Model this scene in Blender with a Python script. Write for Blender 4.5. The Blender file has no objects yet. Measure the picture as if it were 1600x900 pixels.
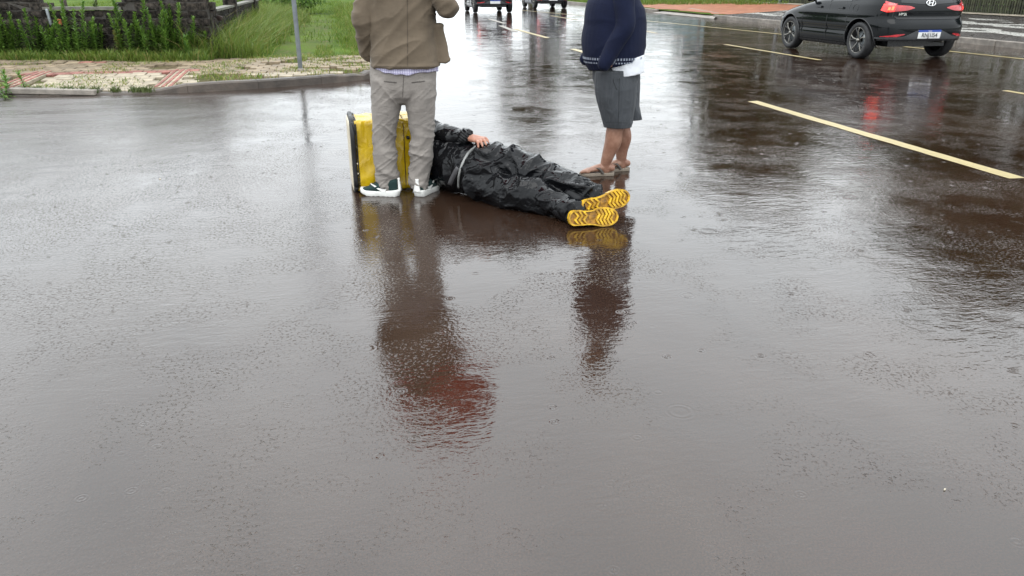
import bpy, bmesh, math, random
from mathutils import Vector, Matrix, noise
random.seed(7)
sc = bpy.context.scene
COL = sc.collection
R = math.radians

# ---------------------------------------------------------------- camera
F, CAMH = 1200.0, 1.40
PITCH = math.atan(481 / 1200)
cd = bpy.data.cameras.new('camera'); cam = bpy.data.objects.new('camera', cd); COL.objects.link(cam)
cam.location = (0, 0, CAMH); cam.rotation_euler = (math.pi / 2 - PITCH, 0, 0)
cd.lens = 27.0; cd.sensor_width = 36.0; cd.clip_end = 3000; cd.clip_start = .05
sc.camera = cam

# ---------------------------------------------------------------- overcast sky, soft sun, exposure
W = bpy.data.worlds.new('World'); sc.world = W; W.use_nodes = True
nt = W.node_tree; nt.nodes.clear()
out = nt.nodes.new('ShaderNodeOutputWorld'); bg = nt.nodes.new('ShaderNodeBackground')
sky = nt.nodes.new('ShaderNodeTexSky'); sky.sky_type = 'NISHITA'; sky.sun_disc = False
sky.sun_elevation = R(58); sky.sun_rotation = R(20); sky.air_density = 1; sky.dust_density = 5
tc = nt.nodes.new('ShaderNodeTexCoord'); nz = nt.nodes.new('ShaderNodeTexNoise')
nz.inputs['Scale'].default_value = 2.2; nz.inputs['Detail'].default_value = 5
nt.links.new(tc.outputs['Generated'], nz.inputs['Vector'])
cr = nt.nodes.new('ShaderNodeMapRange'); cr.inputs['From Min'].default_value = .3; cr.inputs['From Max'].default_value = .7
cr.inputs['To Min'].default_value = 24.5; cr.inputs['To Max'].default_value = 29.5
nt.links.new(nz.outputs['Fac'], cr.inputs['Value'])
vm = nt.nodes.new('ShaderNodeVectorMath'); vm.operation = 'SCALE'; vm.inputs[0].default_value = (.94, .995, 1.03)
sxyz = nt.nodes.new('ShaderNodeSeparateXYZ'); nt.links.new(tc.outputs['Generated'], sxyz.inputs[0])
ov = nt.nodes.new('ShaderNodeMapRange'); ov.inputs['From Min'].default_value = 0; ov.inputs['From Max'].default_value = 1
ov.inputs['To Min'].default_value = .80; ov.inputs['To Max'].default_value = 1.20
nt.links.new(sxyz.outputs[2], ov.inputs['Value'])
mm_ = nt.nodes.new('ShaderNodeMath'); mm_.operation = 'MULTIPLY'; nt.links.new(cr.outputs['Result'], mm_.inputs[0]); nt.links.new(ov.outputs['Result'], mm_.inputs[1])
nt.links.new(mm_.outputs[0], vm.inputs['Scale'])
mx = nt.nodes.new('ShaderNodeMix'); mx.data_type = 'RGBA'; mx.inputs['Factor'].default_value = .93
nt.links.new(sky.outputs['Color'], mx.inputs[6]); nt.links.new(vm.outputs[0], mx.inputs[7])
nt.links.new(mx.outputs[2], bg.inputs['Color']); bg.inputs['Strength'].default_value = .10
nt.links.new(bg.outputs[0], out.inputs[0])
sd = bpy.data.lights.new('sun', 'SUN'); sun = bpy.data.objects.new('sun', sd); COL.objects.link(sun)
sd.energy = .8; sd.angle = R(35); sd.color = (1, .97, .93)
sun.rotation_euler = (R(32), 0, R(-20))
sc.view_settings.view_transform = 'Standard'; sc.view_settings.look = 'None'
sc.view_settings.exposure = 0.0; sc.view_settings.gamma = 1.0; sc.view_settings.use_curve_mapping = False
sc.cycles.max_bounces = 6; sc.cycles.use_denoising = True

# ---------------------------------------------------------------- pixel of the photograph -> place
CP, SP = math.cos(PITCH), math.sin(PITCH)
def ray(x, y):
    a = (x - 800) / F; b = -(y - 450) / F
    return Vector((a, CP + b * SP, -SP + b * CP))
def G(x, y, z=0.0):
    r = ray(x, y); return Vector((0, 0, CAMH)) + r * ((CAMH - z) / -r.z)
def P(x, y, Y):
    r = ray(x, y); return Vector((0, 0, CAMH)) + r * (Y / r.y)
TH = R(12); UU = Vector((-math.sin(TH), math.cos(TH), 0)); VV = Vector((math.cos(TH), math.sin(TH), 0))
def uv(u, v, z=0.0): return UU * u + VV * v + Vector((0, 0, z))
RZ = TH        # rotation that turns +Y into the road's direction

# ---------------------------------------------------------------- materials
class NT:
    def __init__(s, name):
        s.m = bpy.data.materials.new(name); s.m.use_nodes = True
        s.t = s.m.node_tree; s.b = s.t.nodes['Principled BSDF']; s.o = s.t.nodes['Material Output']
    def n(s, typ, **kw):
        nd = s.t.nodes.new('ShaderNode' + typ)
        for k, v in kw.items(): setattr(nd, k, v)
        return nd
    def l(s, a, b): s.t.links.new(a, b)
    def setin(s, nd, i, v):
        if v is None: return
        if hasattr(v, 'is_linked') or isinstance(v, bpy.types.NodeSocket): s.l(v, nd.inputs[i])
        else: nd.inputs[i].default_value = v
    def math(s, op, a, b=None, c=None, clamp=False):
        nd = s.n('Math', operation=op, use_clamp=clamp)
        s.setin(nd, 0, a); s.setin(nd, 1, b); s.setin(nd, 2, c)
        return nd.outputs[0]
    def rng(s, v, a, b, c=0.0, d=1.0, smooth=True):
        nd = s.n('MapRange', interpolation_type='SMOOTHSTEP' if smooth else 'LINEAR')
        s.setin(nd, 0, v); s.setin(nd, 1, a); s.setin(nd, 2, b); s.setin(nd, 3, c); s.setin(nd, 4, d)
        return nd.outputs[0]
    def noise(s, vec, scale, detail=3.0, rough=.5, dist=0.0):
        nd = s.n('TexNoise'); s.setin(nd, 'Vector', vec); s.setin(nd, 'Scale', scale); s.setin(nd, 'Detail', detail)
        s.setin(nd, 'Roughness', rough); s.setin(nd, 'Distortion', dist)
        return nd.outputs['Fac']
    def mapping(s, vec, scale=(1, 1, 1), rot=(0, 0, 0), loc=(0, 0, 0)):
        nd = s.n('Mapping'); s.l(vec, nd.inputs[0]); nd.inputs[1].default_value = loc
        nd.inputs[2].default_value = rot; nd.inputs[3].default_value = scale
        return nd.outputs[0]
    def mixc(s, f, a, b, blend='MIX'):
        nd = s.n('Mix', data_type='RGBA', blend_type=blend)
        s.setin(nd, 0, f)
        for i, v in ((6, a), (7, b)):
            if isinstance(v, tuple): nd.inputs[i].default_value = (*v[:3], 1)
            else: s.l(v, nd.inputs[i])
        return nd.outputs[2]
    def bump(s, h, strength=1.0, dist=1.0, normal=None):
        nd = s.n('Bump'); nd.inputs['Strength'].default_value = strength; nd.inputs['Distance'].default_value = dist
        s.l(h, nd.inputs['Height'])
        if normal is not None: s.l(normal, nd.inputs['Normal'])
        return nd.outputs[0]

def pmat(name, col, rough=.5, metal=0.0, var=.18, vscale=14, bump=0.0, bscale=60, coat=0.0, ior=1.45, sheen=0.0, rand=0.0,
         col2=None, spec=.5, trans=0.0, emit=None, wet=0.0):
    t = NT(name); b = t.b
    co = t.n('TexCoord').outputs['Object']
    f = t.noise(co, vscale, 5, .6)
    ff = t.rng(f, .3, .7)
    dark = tuple(c * (1 - var) for c in (col2 or col)); lite = tuple(min(1, c * (1 + var)) for c in col)
    c = t.mixc(ff, dark, lite)
    if rand:
        oi = t.n('ObjectInfo').outputs['Random']
        c = t.mixc(1.0, c, t.mixc(oi, (1 - rand,) * 3, (1 + rand * .6,) * 3), 'MULTIPLY')
    t.l(c, b.inputs['Base Color'])
    b.inputs['Metallic'].default_value = metal
    b.inputs['IOR'].default_value = ior
    b.inputs['Specular IOR Level'].default_value = spec
    rf = t.noise(co, vscale * 3.1, 3)
    t.l(t.rng(rf, .25, .75, max(.02, rough - .08), min(1, rough + .08)), b.inputs['Roughness'])
    if bump:
        bn = t.bump(t.noise(co, bscale, 4, .6), 1.0, bump)
        t.l(bn, b.inputs['Normal'])
    if coat: b.inputs['Coat Weight'].default_value = coat; b.inputs['Coat Roughness'].default_value = .04
    if sheen: b.inputs['Sheen Weight'].default_value = sheen
    if emit:
        b.inputs['Emission Color'].default_value = (*emit[0], 1); b.inputs['Emission Strength'].default_value = emit[1]
    if trans: b.inputs['Transmission Weight'].default_value = trans
    return t.m

M = {}
def road_material():
    t = NT('wet_asphalt'); b = t.b
    pos = t.n('NewGeometry').outputs['Position']
    ruv = t.mapping(pos, rot=(0, 0, -TH))                     # x across the road, y along it
    sx = t.n('SeparateXYZ'); t.l(ruv, sx.inputs[0]); vx, uy = sx.outputs[0], sx.outputs[1]
    # where the aggregate is coarse and stands out of the film, and where the water closes over it
    big = t.noise(t.mapping(ruv, scale=(.55, .32, 1)), 1.0, 5, .55, .6)
    left = t.rng(vx, 1.6, -2.6, 0.0, .34)
    dry = t.rng(t.math('ADD', big, left), .50, .86)
    med = t.noise(t.mapping(ruv, scale=(1.5, .8, 1)), 1.6, 4, .6, .4)
    # stone tips: irregular crumbs standing out of the film
    tn_ = t.noise(t.mapping(pos, scale=(1, .85, 1)), 74, 3, .66, .3)
    tip = t.rng(tn_, .545, .74)
    pick = t.rng(med, .34, .62, .15, 1.0)
    clus = t.rng(t.math('ADD', t.noise(pos, 2.3, 4, .6, .3), t.math('MULTIPLY', dry, .30)), .40, .74)
    tips = t.math('MULTIPLY', t.math('MULTIPLY', tip, pick), clus)
    grain = t.noise(pos, 95, 4, .7)
    fine = t.noise(pos, 62, 1, .5)
    # ripples running on the film
    rip1 = t.noise(t.mapping(ruv, scale=(1.0, 2.6, 1), rot=(0, 0, R(10))), 7.0, 3, .55, .5)
    rip2 = t.noise(t.mapping(ruv, scale=(1.0, 1.9, 1), rot=(0, 0, R(-6))), 24, 2, .5, .3)
    swell = t.noise(ruv, 1.6, 2)
    ripmask = t.rng(t.noise(pos, .8, 3), .38, .66, .25, 1.0)
    # rings of raindrops
    vr = t.n('TexVoronoi', feature='F1'); t.l(pos, vr.inputs['Vector']); vr.inputs['Scale'].default_value = 3.4
    sr = t.n('SeparateColor'); t.l(vr.outputs['Color'], sr.inputs[0])
    dr = vr.outputs['Distance']
    rad = t.math('MULTIPLY_ADD', sr.outputs[1], .16, .06)
    env = t.rng(t.math('ABSOLUTE', t.math('SUBTRACT', dr, rad)), .07, .0)
    ring = t.math('MULTIPLY', t.math('SINE', t.math('MULTIPLY', dr, 130)), env)
    ring = t.math('MULTIPLY', ring, t.rng(sr.outputs[0], .80, .86))
    vr2 = t.n('TexVoronoi', feature='F1'); t.l(t.mapping(pos, loc=(3.7, 1.9, 0)), vr2.inputs['Vector']); vr2.inputs['Scale'].default_value = 8.5
    sr2 = t.n('SeparateColor'); t.l(vr2.outputs['Color'], sr2.inputs[0])
    ring2 = t.math('MULTIPLY', t.math('SINE', t.math('MULTIPLY', vr2.outputs['Distance'], 60)), t.rng(vr2.outputs['Distance'], .30, .05))
    ring2 = t.math('MULTIPLY', ring2, t.rng(sr2.outputs[0], .62, .66))
    h = t.math('MULTIPLY', tips, .0021)
    h = t.math('MULTIPLY_ADD', t.math('MULTIPLY', grain, t.math('MULTIPLY_ADD', dry, .70, .05)), .0011, h)
    h = t.math('MULTIPLY_ADD', t.math('MULTIPLY', fine, t.math('MULTIPLY_ADD', clus, 1.0, .05)), .0011, h)
    h = t.math('MULTIPLY_ADD', t.math('MULTIPLY', rip1, ripmask), .0024, h)
    h = t.math('MULTIPLY_ADD', t.math('MULTIPLY', rip2, ripmask), .0010, h)
    h = t.math('MULTIPLY_ADD', swell, .006, h)
    h = t.math('MULTIPLY_ADD', ring, .00030, h)
    h = t.math('MULTIPLY_ADD', ring2, .0005, h)
    t.l(t.bump(h, 1.0, 1.0), b.inputs['Normal'])
    # colour: brown asphalt, worn wheel tracks along the road, tar patches, light specks
    stain = t.noise(t.mapping(ruv, scale=(1.6, .12, 1)), 1.2, 5, .6)
    c = t.mixc(t.rng(big, .32, .68), (.0170, .0092, .0058), (.0290, .0160, .0102))
    c = t.mixc(t.rng(stain, .45, .7, 0, .5), c, (.033, .0210, .0145))
    gc = t.noise(pos, 170, 3, .75)
    c = t.mixc(1.0, c, t.mixc(t.rng(gc, .35, .68), (.55, .55, .55), (1.75, 1.70, 1.65)), 'MULTIPLY')
    c = t.mixc(t.math('MULTIPLY', dry, .45), c, (.050, .040, .034))
    t.l(c, b.inputs['Base Color'])
    ro = t.math('MULTIPLY_ADD', dry, .06, .020); lf_ = t.rng(vx, -.7, -3.6); ro = t.math('MULTIPLY_ADD', lf_, .12, ro)
    st2 = t.noise(t.mapping(ruv, scale=(.35, 2.2, 1), rot=(0, 0, R(-8))), 1.3, 5, .65, .5)
    ro = t.math('MULTIPLY_ADD', t.math('MULTIPLY', t.rng(st2, .38, .66), lf_), .20, ro)
    ro = t.math('MULTIPLY_ADD', t.rng(stain, .4, .75), .015, ro)
    ro = t.math('MULTIPLY_ADD', t.math('MULTIPLY', tips, .12), 1.0, ro)
    t.l(ro, b.inputs['Roughness'])
    b.inputs['IOR'].default_value = 1.60
    return t.m
M['road'] = road_material()

def lawn_material():
    t = NT('lawn_soil'); b = t.b
    pos = t.n('NewGeometry').outputs['Position']
    a = t.noise(pos, .6, 6, .65); d = t.noise(pos, 9, 5, .7)
    c = t.mixc(t.rng(a, .35, .65), (.038, .085, .012), (.085, .135, .020))
    c = t.mixc(t.rng(d, .45, .75, 0, .8), c, (.15, .13, .045))
    t.l(c, b.inputs['Base Color']); b.inputs['Roughness'].default_value = .9; b.inputs['Specular IOR Level'].default_value = .05
    t.l(t.bump(d, 1, .03), b.inputs['Normal'])
    return t.m
M['lawn'] = lawn_material()

def mosaic_material():
    t = NT('wave_mosaic'); b = t.b
    pos = t.n('TexCoord').outputs['Object']
    sx = t.n('SeparateXYZ'); t.l(pos, sx.inputs[0]); v, u = sx.outputs[0], sx.outputs[1]
    wob = t.math('MULTIPLY', t.math('SUBTRACT', t.noise(pos, 3, 2), .5), .12)
    vw = t.math('ADD', v, t.math('ADD', wob, t.math('MULTIPLY', t.math('SINE', t.math('MULTIPLY', u, 2 * math.pi / 4.8)), .10)))
    s1 = t.math('COSINE', t.math('MULTIPLY', vw, 2 * math.pi / 1.45))
    s2 = t.math('MULTIPLY', t.math('COSINE', t.math('MULTIPLY', u, 2 * math.pi / 2.4)), t.math('COSINE', t.math('MULTIPLY', vw, 4 * math.pi / 1.45)))
    f = t.rng(t.math('ADD', s1, t.math('MULTIPLY', s2, 1.5)), .18, .32)
    zone = t.math('MULTIPLY', t.rng(v, 15.55, 15.6), t.rng(v, 18.62, 18.57))
    f = t.math('MULTIPLY', f, zone)
    vo = t.n('TexVoronoi', feature='DISTANCE_TO_EDGE'); t.l(pos, vo.inputs['Vector']); vo.inputs['Scale'].default_value = 14
    joint = t.rng(vo.outputs['Distance'], .0, .09)
    vc = t.n('TexVoronoi'); t.l(pos, vc.inputs['Vector']); vc.inputs['Scale'].default_value = 14
    sep = t.n('SeparateColor'); t.l(vc.outputs['Color'], sep.inputs[0])
    blk = t.mixc(sep.outputs[0], (.020, .018, .017), (.070, .058, .052)); wht = t.mixc(sep.outputs[0], (.38, .37, .34), (.50, .49, .45))
    c = t.mixc(f, blk, wht); c = t.mixc(joint, (.05, .043, .038), c)
    t.l(c, b.inputs['Base Color']); t.l(t.rng(sep.outputs[1], 0, 1, .25, .6), b.inputs['Roughness'])
    t.l(t.bump(joint, .6, .006), b.inputs['Normal'])
    return t.m
M['mosaic'] = mosaic_material()

def cloth(name, col, rough=.75, var=.12, fold=.004, fscale=14, weave=.0004, wscale=700, wet=.0, stretch=(1, 1, 2.2), sheen=.15, streak=None):
    t = NT(name); b = t.b
    co = t.n('TexCoord').outputs['Object']
    f = t.noise(co, 7, 5, .6)
    c = t.mixc(t.rng(f, .3, .7), tuple(x * (1 - var) for x in col), tuple(x * (1 + var) for x in col))
    if streak:
        st = t.noise(t.mapping(co, scale=(60, 60, 4)), 1, 3)
        c = t.mixc(t.rng(st, .45, .7, 0, .6), c, streak)
    if wet:
        wm = t.rng(t.noise(co, 45, 4, .75), .60, .66, 0, wet)
        c = t.mixc(wm, c, tuple(x * .45 for x in col))
    t.l(c, b.inputs['Base Color']); b.inputs['Roughness'].default_value = rough; b.inputs['Specular IOR Level'].default_value = .18
    b.inputs['Sheen Weight'].default_value = sheen * .5
    n1 = t.noise(t.mapping(co, scale=stretch), fscale, 3, .5, 1.2)
    rid = t.math('SUBTRACT', 1.0, t.math('ABSOLUTE', t.math('MULTIPLY_ADD', n1, 4.0, -2.0)))
    h = t.math('MULTIPLY', rid, fold)
    h = t.math('MULTIPLY_ADD', t.noise(co, wscale, 2), weave, h)
    t.l(t.bump(h, .8, 1), b.inputs['Normal'])
    return t.m
M['jacket'] = cloth('corduroy_jacket', (.118, .091, .064), .8, fold=.0014, fscale=7, streak=None)
M['trousers'] = cloth('beige_chinos', (.218, .196, .177), .8, fold=.0022, fscale=10, wet=.35, stretch=(1, 1, 2.0))
M['sweater'] = cloth('navy_knit', (.0048, .0075, .024), .85, fold=.0010, fscale=6, weave=.0006, wscale=420, sheen=.04)
M['shorts'] = cloth('grey_jersey', (.052, .056, .062), .85, fold=.006, fscale=6, stretch=(1.6, 1.6, .8), streak=(.066, .070, .077))
M['white_cotton'] = cloth('white_cotton', (.62, .63, .66), .8, fold=.0015)
M['skin'] = pmat('skin', (.36, .185, .125), .45, var=.14, vscale=22, bump=.0006, bscale=160, col2=(.32, .13, .085))
M['skin_tan'] = pmat('skin_tan', (.255, .140, .095), .42, var=.16, vscale=12, bump=.0009, bscale=120, col2=(.215, .098, .062))
M['hair'] = pmat('dark_hair', (.018, .013, .010), .5, var=.4, vscale=60, bump=.004, bscale=200)
M['hair_grey'] = pmat('grey_hair', (.16, .15, .145), .5, var=.4, vscale=60, bump=.004, bscale=200)
M['eye'] = pmat('eye_white', (.7, .69, .66), .1, var=.05)

def rain_suit():
    t = NT('black_rain_suit'); b = t.b
    co = t.n('TexCoord').outputs['Object']
    b.inputs['Base Color'].default_value = (.0035, .0037, .0045, 1)
    n0 = t.noise(co, 5, 3)
    t.l(t.rng(n0, .3, .7, .05, .11), b.inputs['Roughness'])
    n1 = t.noise(co, 8, 2, .45, 1.1); n2 = t.noise(t.mapping(co, loc=(5, 2, 1)), 19, 2, .4, .8)
    r1 = t.math('SUBTRACT', 1.0, t.math('ABSOLUTE', t.math('MULTIPLY_ADD', n1, 5.0, -2.5)))
    r2 = t.math('SUBTRACT', 1.0, t.math('ABSOLUTE', t.math('MULTIPLY_ADD', n2, 5.0, -2.5)))
    h = t.math('MULTIPLY', t.math('MAXIMUM', r1, 0.0), .0048); h = t.math('MULTIPLY_ADD', t.math('MAXIMUM', r2, 0.0), .0010, h)
    t.l(t.bump(h, .9, 1), b.inputs['Normal'])
    b.inputs['IOR'].default_value = 1.34; b.inputs['Specular IOR Level'].default_value = .42
    return t.m
M['rain'] = rain_suit()
def plaid():
    t = NT('checked_shirt'); b = t.b
    co = t.n('TexCoord').outputs['Object']
    sx = t.n('SeparateXYZ'); t.l(co, sx.inputs[0])
    f1 = t.rng(t.math('SINE', t.math('MULTIPLY', sx.outputs[0], 420)), .55, .75); f2 = t.rng(t.math('SINE', t.math('MULTIPLY', sx.outputs[2], 420)), .55, .75)
    c = t.mixc(t.math('MAXIMUM', t.math('MULTIPLY', f1, .7), t.math('MULTIPLY', f2, .5)), (.52, .50, .62), (.20, .16, .36))
    t.l(c, b.inputs['Base Color']); b.inputs['Roughness'].default_value = .8
    return t.m
M['plaid'] = plaid()
M['yellow_sole'] = pmat('yellow_rubber', (.54, .325, .012), .38, var=.30, vscale=26, bump=.0015, bscale=90, col2=(.36, .175, .01))
M['yellow_groove'] = pmat('dirty_yellow_rubber', (.30, .145, .012), .5, var=.4, vscale=35, col2=(.17, .078, .010))
M['black_rubber'] = pmat('black_rubber', (.007, .007, .008), .3, var=.2, bump=.0006, bscale=80, spec=.25)
def bag_mat():
    t = NT('yellow_bag_vinyl'); b = t.b
    co = t.n('TexCoord').outputs['Object']
    f = t.noise(co, 6, 5, .65)
    c = t.mixc(t.rng(f, .3, .7), (.42, .265, .004), (.60, .40, .008))
    g = t.rng(t.noise(co, 22, 5, .7), .60, .74, 0, .45)
    c = t.mixc(g, c, (.20, .13, .012))
    t.l(c, b.inputs['Base Color']); b.inputs['Roughness'].default_value = .24
    n1 = t.noise(t.mapping(co, scale=(1, 1, .6)), 8, 2, .45, 1.0)
    rid = t.math('MAXIMUM', t.math('SUBTRACT', 1.0, t.math('ABSOLUTE', t.math('MULTIPLY_ADD', n1, 7.0, -3.5))), 0.0)
    t.l(t.bump(t.math('MULTIPLY', rid, .0040), .9, 1), b.inputs['Normal'])
    return t.m
M['bag'] = bag_mat()
M['cream'] = pmat('cream_panel', (.55, .49, .38), .55, var=.12)
M['black_plastic'] = pmat('black_plastic', (.012, .012, .013), .42, var=.2)
M['shoe_green'] = cloth('dark_green_mesh', (.012, .030, .028), .75, fold=.0006, weave=.0012, wscale=520)
M['shoe_white'] = pmat('white_foam', (.66, .65, .62), .5, var=.06, bump=.0006, bscale=90)
M['strap'] = pmat('brown_strap', (.050, .040, .033), .55, var=.2)
M['sandal'] = pmat('sandal_foam', (.20, .165, .13), .6, var=.12)
M['umbrella'] = None
def umb():
    t = NT('red_umbrella_cloth'); b = t.b
    b.inputs['Base Color'].default_value = (.34, .013, .010, 1); b.inputs['Roughness'].default_value = .5
    tr = t.n('BsdfTranslucent'); tr.inputs[0].default_value = (.52, .017, .011, 1)
    ms = t.n('MixShader'); ms.inputs[0].default_value = .38
    t.l(b.outputs[0], ms.inputs[1]); t.l(tr.outputs[0], ms.inputs[2]); t.l(ms.outputs[0], t.o.inputs[0])
    return t.m
M['umbrella'] = umb()
M['steel'] = pmat('galvanised_steel', (.23, .25, .26), .45, .6, var=.2, vscale=30)
M['pole'] = pmat('grey_painted_pole', (.145, .16, .17), .5, .2, var=.18, vscale=9)
M['concrete'] = pmat('wet_concrete', (.20, .175, .15), .55, var=.3, vscale=5, bump=.006, bscale=40, rand=.2)
M['kerb_dark'] = pmat('dark_kerb', (.060, .046, .036), .5, var=.35, vscale=4, bump=.006, bscale=35, rand=.25)
M['block'] = pmat('weathered_block', (.036, .030, .025), .85, var=.75, vscale=13, bump=.03, bscale=26, rand=.55, col2=(.026, .024, .023), spec=.15)
M['mortar'] = pmat('mortar', (.048, .043, .038), .9, var=.4, vscale=9, bump=.01, bscale=40)
M['coping'] = pmat('coping', (.12, .115, .095), .7, var=.3, vscale=8)
M['rust'] = pmat('rusty_beam', (.035, .022, .018), .7, var=.4, vscale=20, bump=.003)
M['paver'] = pmat('cream_paver', (.205, .16, .108), .6, var=.35, vscale=6, bump=.004, bscale=60, rand=.28, spec=.15)
M['paver_pale'] = pmat('pale_paver', (.30, .255, .19), .6, var=.28, vscale=6, bump=.004, bscale=60, rand=.14, spec=.15)
M['paver_red'] = pmat('red_tactile_paver', (.235, .105, .085), .6, var=.4, vscale=8, bump=.004, bscale=60, rand=.2, spec=.15)
M['joint'] = pmat('sandy_joint', (.13, .11, .055), .9, var=.4, vscale=7, bump=.01, bscale=30, spec=.15)
M['paint_y'] = pmat('yellow_road_paint', (.40, .335, .175), .45, var=.22, vscale=16, bump=.002, bscale=150, col2=(.33, .265, .13))
def worn(name, col):
    t = NT(name); b = t.b
    pos = t.n('NewGeometry').outputs['Position']
    a = t.noise(pos, 9, 6, .75); f = t.noise(pos, 70, 4, .7)
    c = t.mixc(t.rng(a, .3, .7), tuple(x * .78 for x in col), col)
    c = t.mixc(t.rng(t.math('ADD', t.math('MULTIPLY', a, .5), t.math('MULTIPLY', f, .6)), .60, .70, 0, .75), c, (.06, .045, .035))
    t.l(c, b.inputs['Base Color']); b.inputs['Roughness'].default_value = .35
    t.l(t.bump(f, 1, .0015), b.inputs['Normal'])
    return t.m
M['paint_y'] = worn('yellow_road_paint', (.40, .32, .145))
M['paint_w'] = pmat('worn_white_paint', (.22, .20, .17), .45, var=.3, vscale=16)
def soil():
    t = NT('red_soil'); b = t.b
    pos = t.n('NewGeometry').outputs['Position']
    f = t.noise(pos, 2.5, 6, .7)
    t.l(t.mixc(t.rng(f, .3, .7), (.20, .068, .030), (.34, .13, .060)), b.inputs['Base Color'])
    b.inputs['Roughness'].default_value = .7; t.l(t.bump(t.noise(pos, 14, 5, .7), 1, .03), b.inputs['Normal'])
    return t.m
M['soil'] = soil()
M['picket'] = pmat('mossy_picket', (.050, .056, .026), .8, var=.4, vscale=6, bump=.004, rand=.5, col2=(.042, .036, .024))
M['sheet'] = pmat('corrugated_sheet', (.16, .215, .235), .45, .3, var=.25, vscale=3)
M['wall_low'] = pmat('pale_plinth', (.30, .26, .20), .8, var=.25, vscale=4)
M['bark'] = pmat('bark', (.055, .042, .032), .9, var=.4, vscale=8, bump=.02, bscale=18)
def leafm(name, c1, c2, tr=.3):
    t = NT(name); b = t.b
    pos = t.n('NewGeometry').outputs['Position']
    ra = t.n('NewGeometry').outputs['Random Per Island']
    c = t.mixc(ra, c1, c2); f = t.noise(pos, 2.2, 3)
    c = t.mixc(t.rng(f, .35, .7, 0, .6), c, c2)
    t.l(c, b.inputs['Base Color']); b.inputs['Roughness'].default_value = .5; b.inputs['Specular IOR Level'].default_value = .35
    tl = t.n('BsdfTranslucent'); t.l(c, tl.inputs[0])
    ms = t.n('MixShader'); ms.inputs[0].default_value = tr
    t.l(b.outputs[0], ms.inputs[1]); t.l(tl.outputs[0], ms.inputs[2]); t.l(ms.outputs[0], t.o.inputs[0])
    return t.m
M['weed'] = leafm('weed_leaf', (.045, .115, .018), (.135, .235, .034))
M['weed_dull'] = leafm('weed_leaf_dull', (.045, .075, .020), (.10, .12, .035))
M['grass'] = leafm('grass_blade', (.050, .105, .012), (.155, .215, .034))
M['grass_dry'] = leafm('dry_grass_blade', (.19, .18, .045), (.30, .26, .09))
M['tree'] = leafm('tree_leaf', (.016, .036, .010), (.038, .066, .016), .2)
M['hedge'] = leafm('hedge_leaf', (.014, .028, .008), (.032, .050, .014), .15)

# ---------------------------------------------------------------- builders
def link(o, parent=None):
    COL.objects.link(o)
    if parent is not None: o.parent = parent
    return o
def mesh(name, vs, fs, mat, parent=None, smooth=False):
    me = bpy.data.meshes.new(name); me.from_pydata([tuple(v) for v in vs], [], fs); me.update()
    if smooth: me.shade_smooth()
    if mat is not None: me.materials.append(mat)
    return link(bpy.data.objects.new(name, me), parent)
def tag(o, label=None, cat=None, group=None, kind=None):
    if label: o['label'] = label
    if cat: o['category'] = cat
    if group: o['group'] = group
    if kind: o['kind'] = kind
    return o
def empty(name, loc=(0, 0, 0), rz=0.0):
    o = bpy.data.objects.new(name, None); COL.objects.link(o); o.location = loc; o.rotation_euler = (0, 0, rz)
    o.empty_display_size = .1
    return o
def copy_tree(o, parent=None):
    c = o.copy(); COL.objects.link(c); c.parent = parent
    for ch in o.children: copy_tree(ch, c)
    return c
def box_data(sx, sy, sz, bev=.0, cz=None):
    bm = bmesh.new(); bmesh.ops.create_cube(bm, size=1)
    for v in bm.verts: v.co = Vector((v.co.x * sx, v.co.y * sy, v.co.z * sz))
    if bev: bmesh.ops.bevel(bm, geom=bm.edges[:], offset=bev, segments=1, affect='EDGES')
    if cz is not None: bmesh.ops.translate(bm, verts=bm.verts, vec=(0, 0, cz))
    me = bpy.data.meshes.new('box'); bm.to_mesh(me); bm.free(); return me
def obj_from(me, name, mat, parent=None, loc=(0, 0, 0), rot=(0, 0, 0)):
    if mat is not None and not me.materials: me.materials.append(mat)
    o = bpy.data.objects.new(name, me); link(o, parent); o.location = loc; o.rotation_euler = rot; return o
def cat(pts, n):
    """Catmull-Rom through pts (tuples of floats of any length), n steps a span"""
    out = []; m = len(pts)
    for i in range(m - 1):
        p0 = pts[max(i - 1, 0)]; p1 = pts[i]; p2 = pts[i + 1]; p3 = pts[min(i + 2, m - 1)]
        for k in range(n):
            t = k / n; t2 = t * t; t3 = t2 * t
            out.append(tuple(.5 * (2 * b + (c - a) * t + (2 * a - 5 * b + 4 * c - d) * t2 + (3 * b - a - 3 * c + d) * t3)
                             for a, b, c, d in zip(p0, p1, p2, p3)))
    out.append(tuple(pts[-1])); return out
def cat3(pts, n):
    """the same with tangents weighted by the distance of the points, so uneven spacing does not overshoot"""
    m = len(pts); d = [max(math.dist(a[:3], b[:3]), 1e-5) for a, b in zip(pts, pts[1:])]; tg = []
    for i in range(m):
        if i == 0: tg.append([(b - a) / d[0] for a, b in zip(pts[0], pts[1])])
        elif i == m - 1: tg.append([(b - a) / d[-1] for a, b in zip(pts[-2], pts[-1])])
        else:
            w0, w1 = d[i], d[i - 1]
            tg.append([((b - a) / d[i - 1] * w0 + (c - b) / d[i] * w1) / (w0 + w1) for a, b, c in zip(pts[i - 1], pts[i], pts[i + 1])])
    out = []
    for i in range(m - 1):
        for k in range(n):
            t = k / n; h1 = 2 * t ** 3 - 3 * t * t + 1; h2 = t ** 3 - 2 * t * t + t; h3 = 1 - h1; h4 = t ** 3 - t * t
            out.append(tuple(h1 * a + h2 * d[i] * ta + h3 * b + h4 * d[i] * tb for a, b, ta, tb in zip(pts[i], pts[i + 1], tg[i], tg[i + 1])))
    out.append(tuple(pts[-1])); return out
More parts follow.
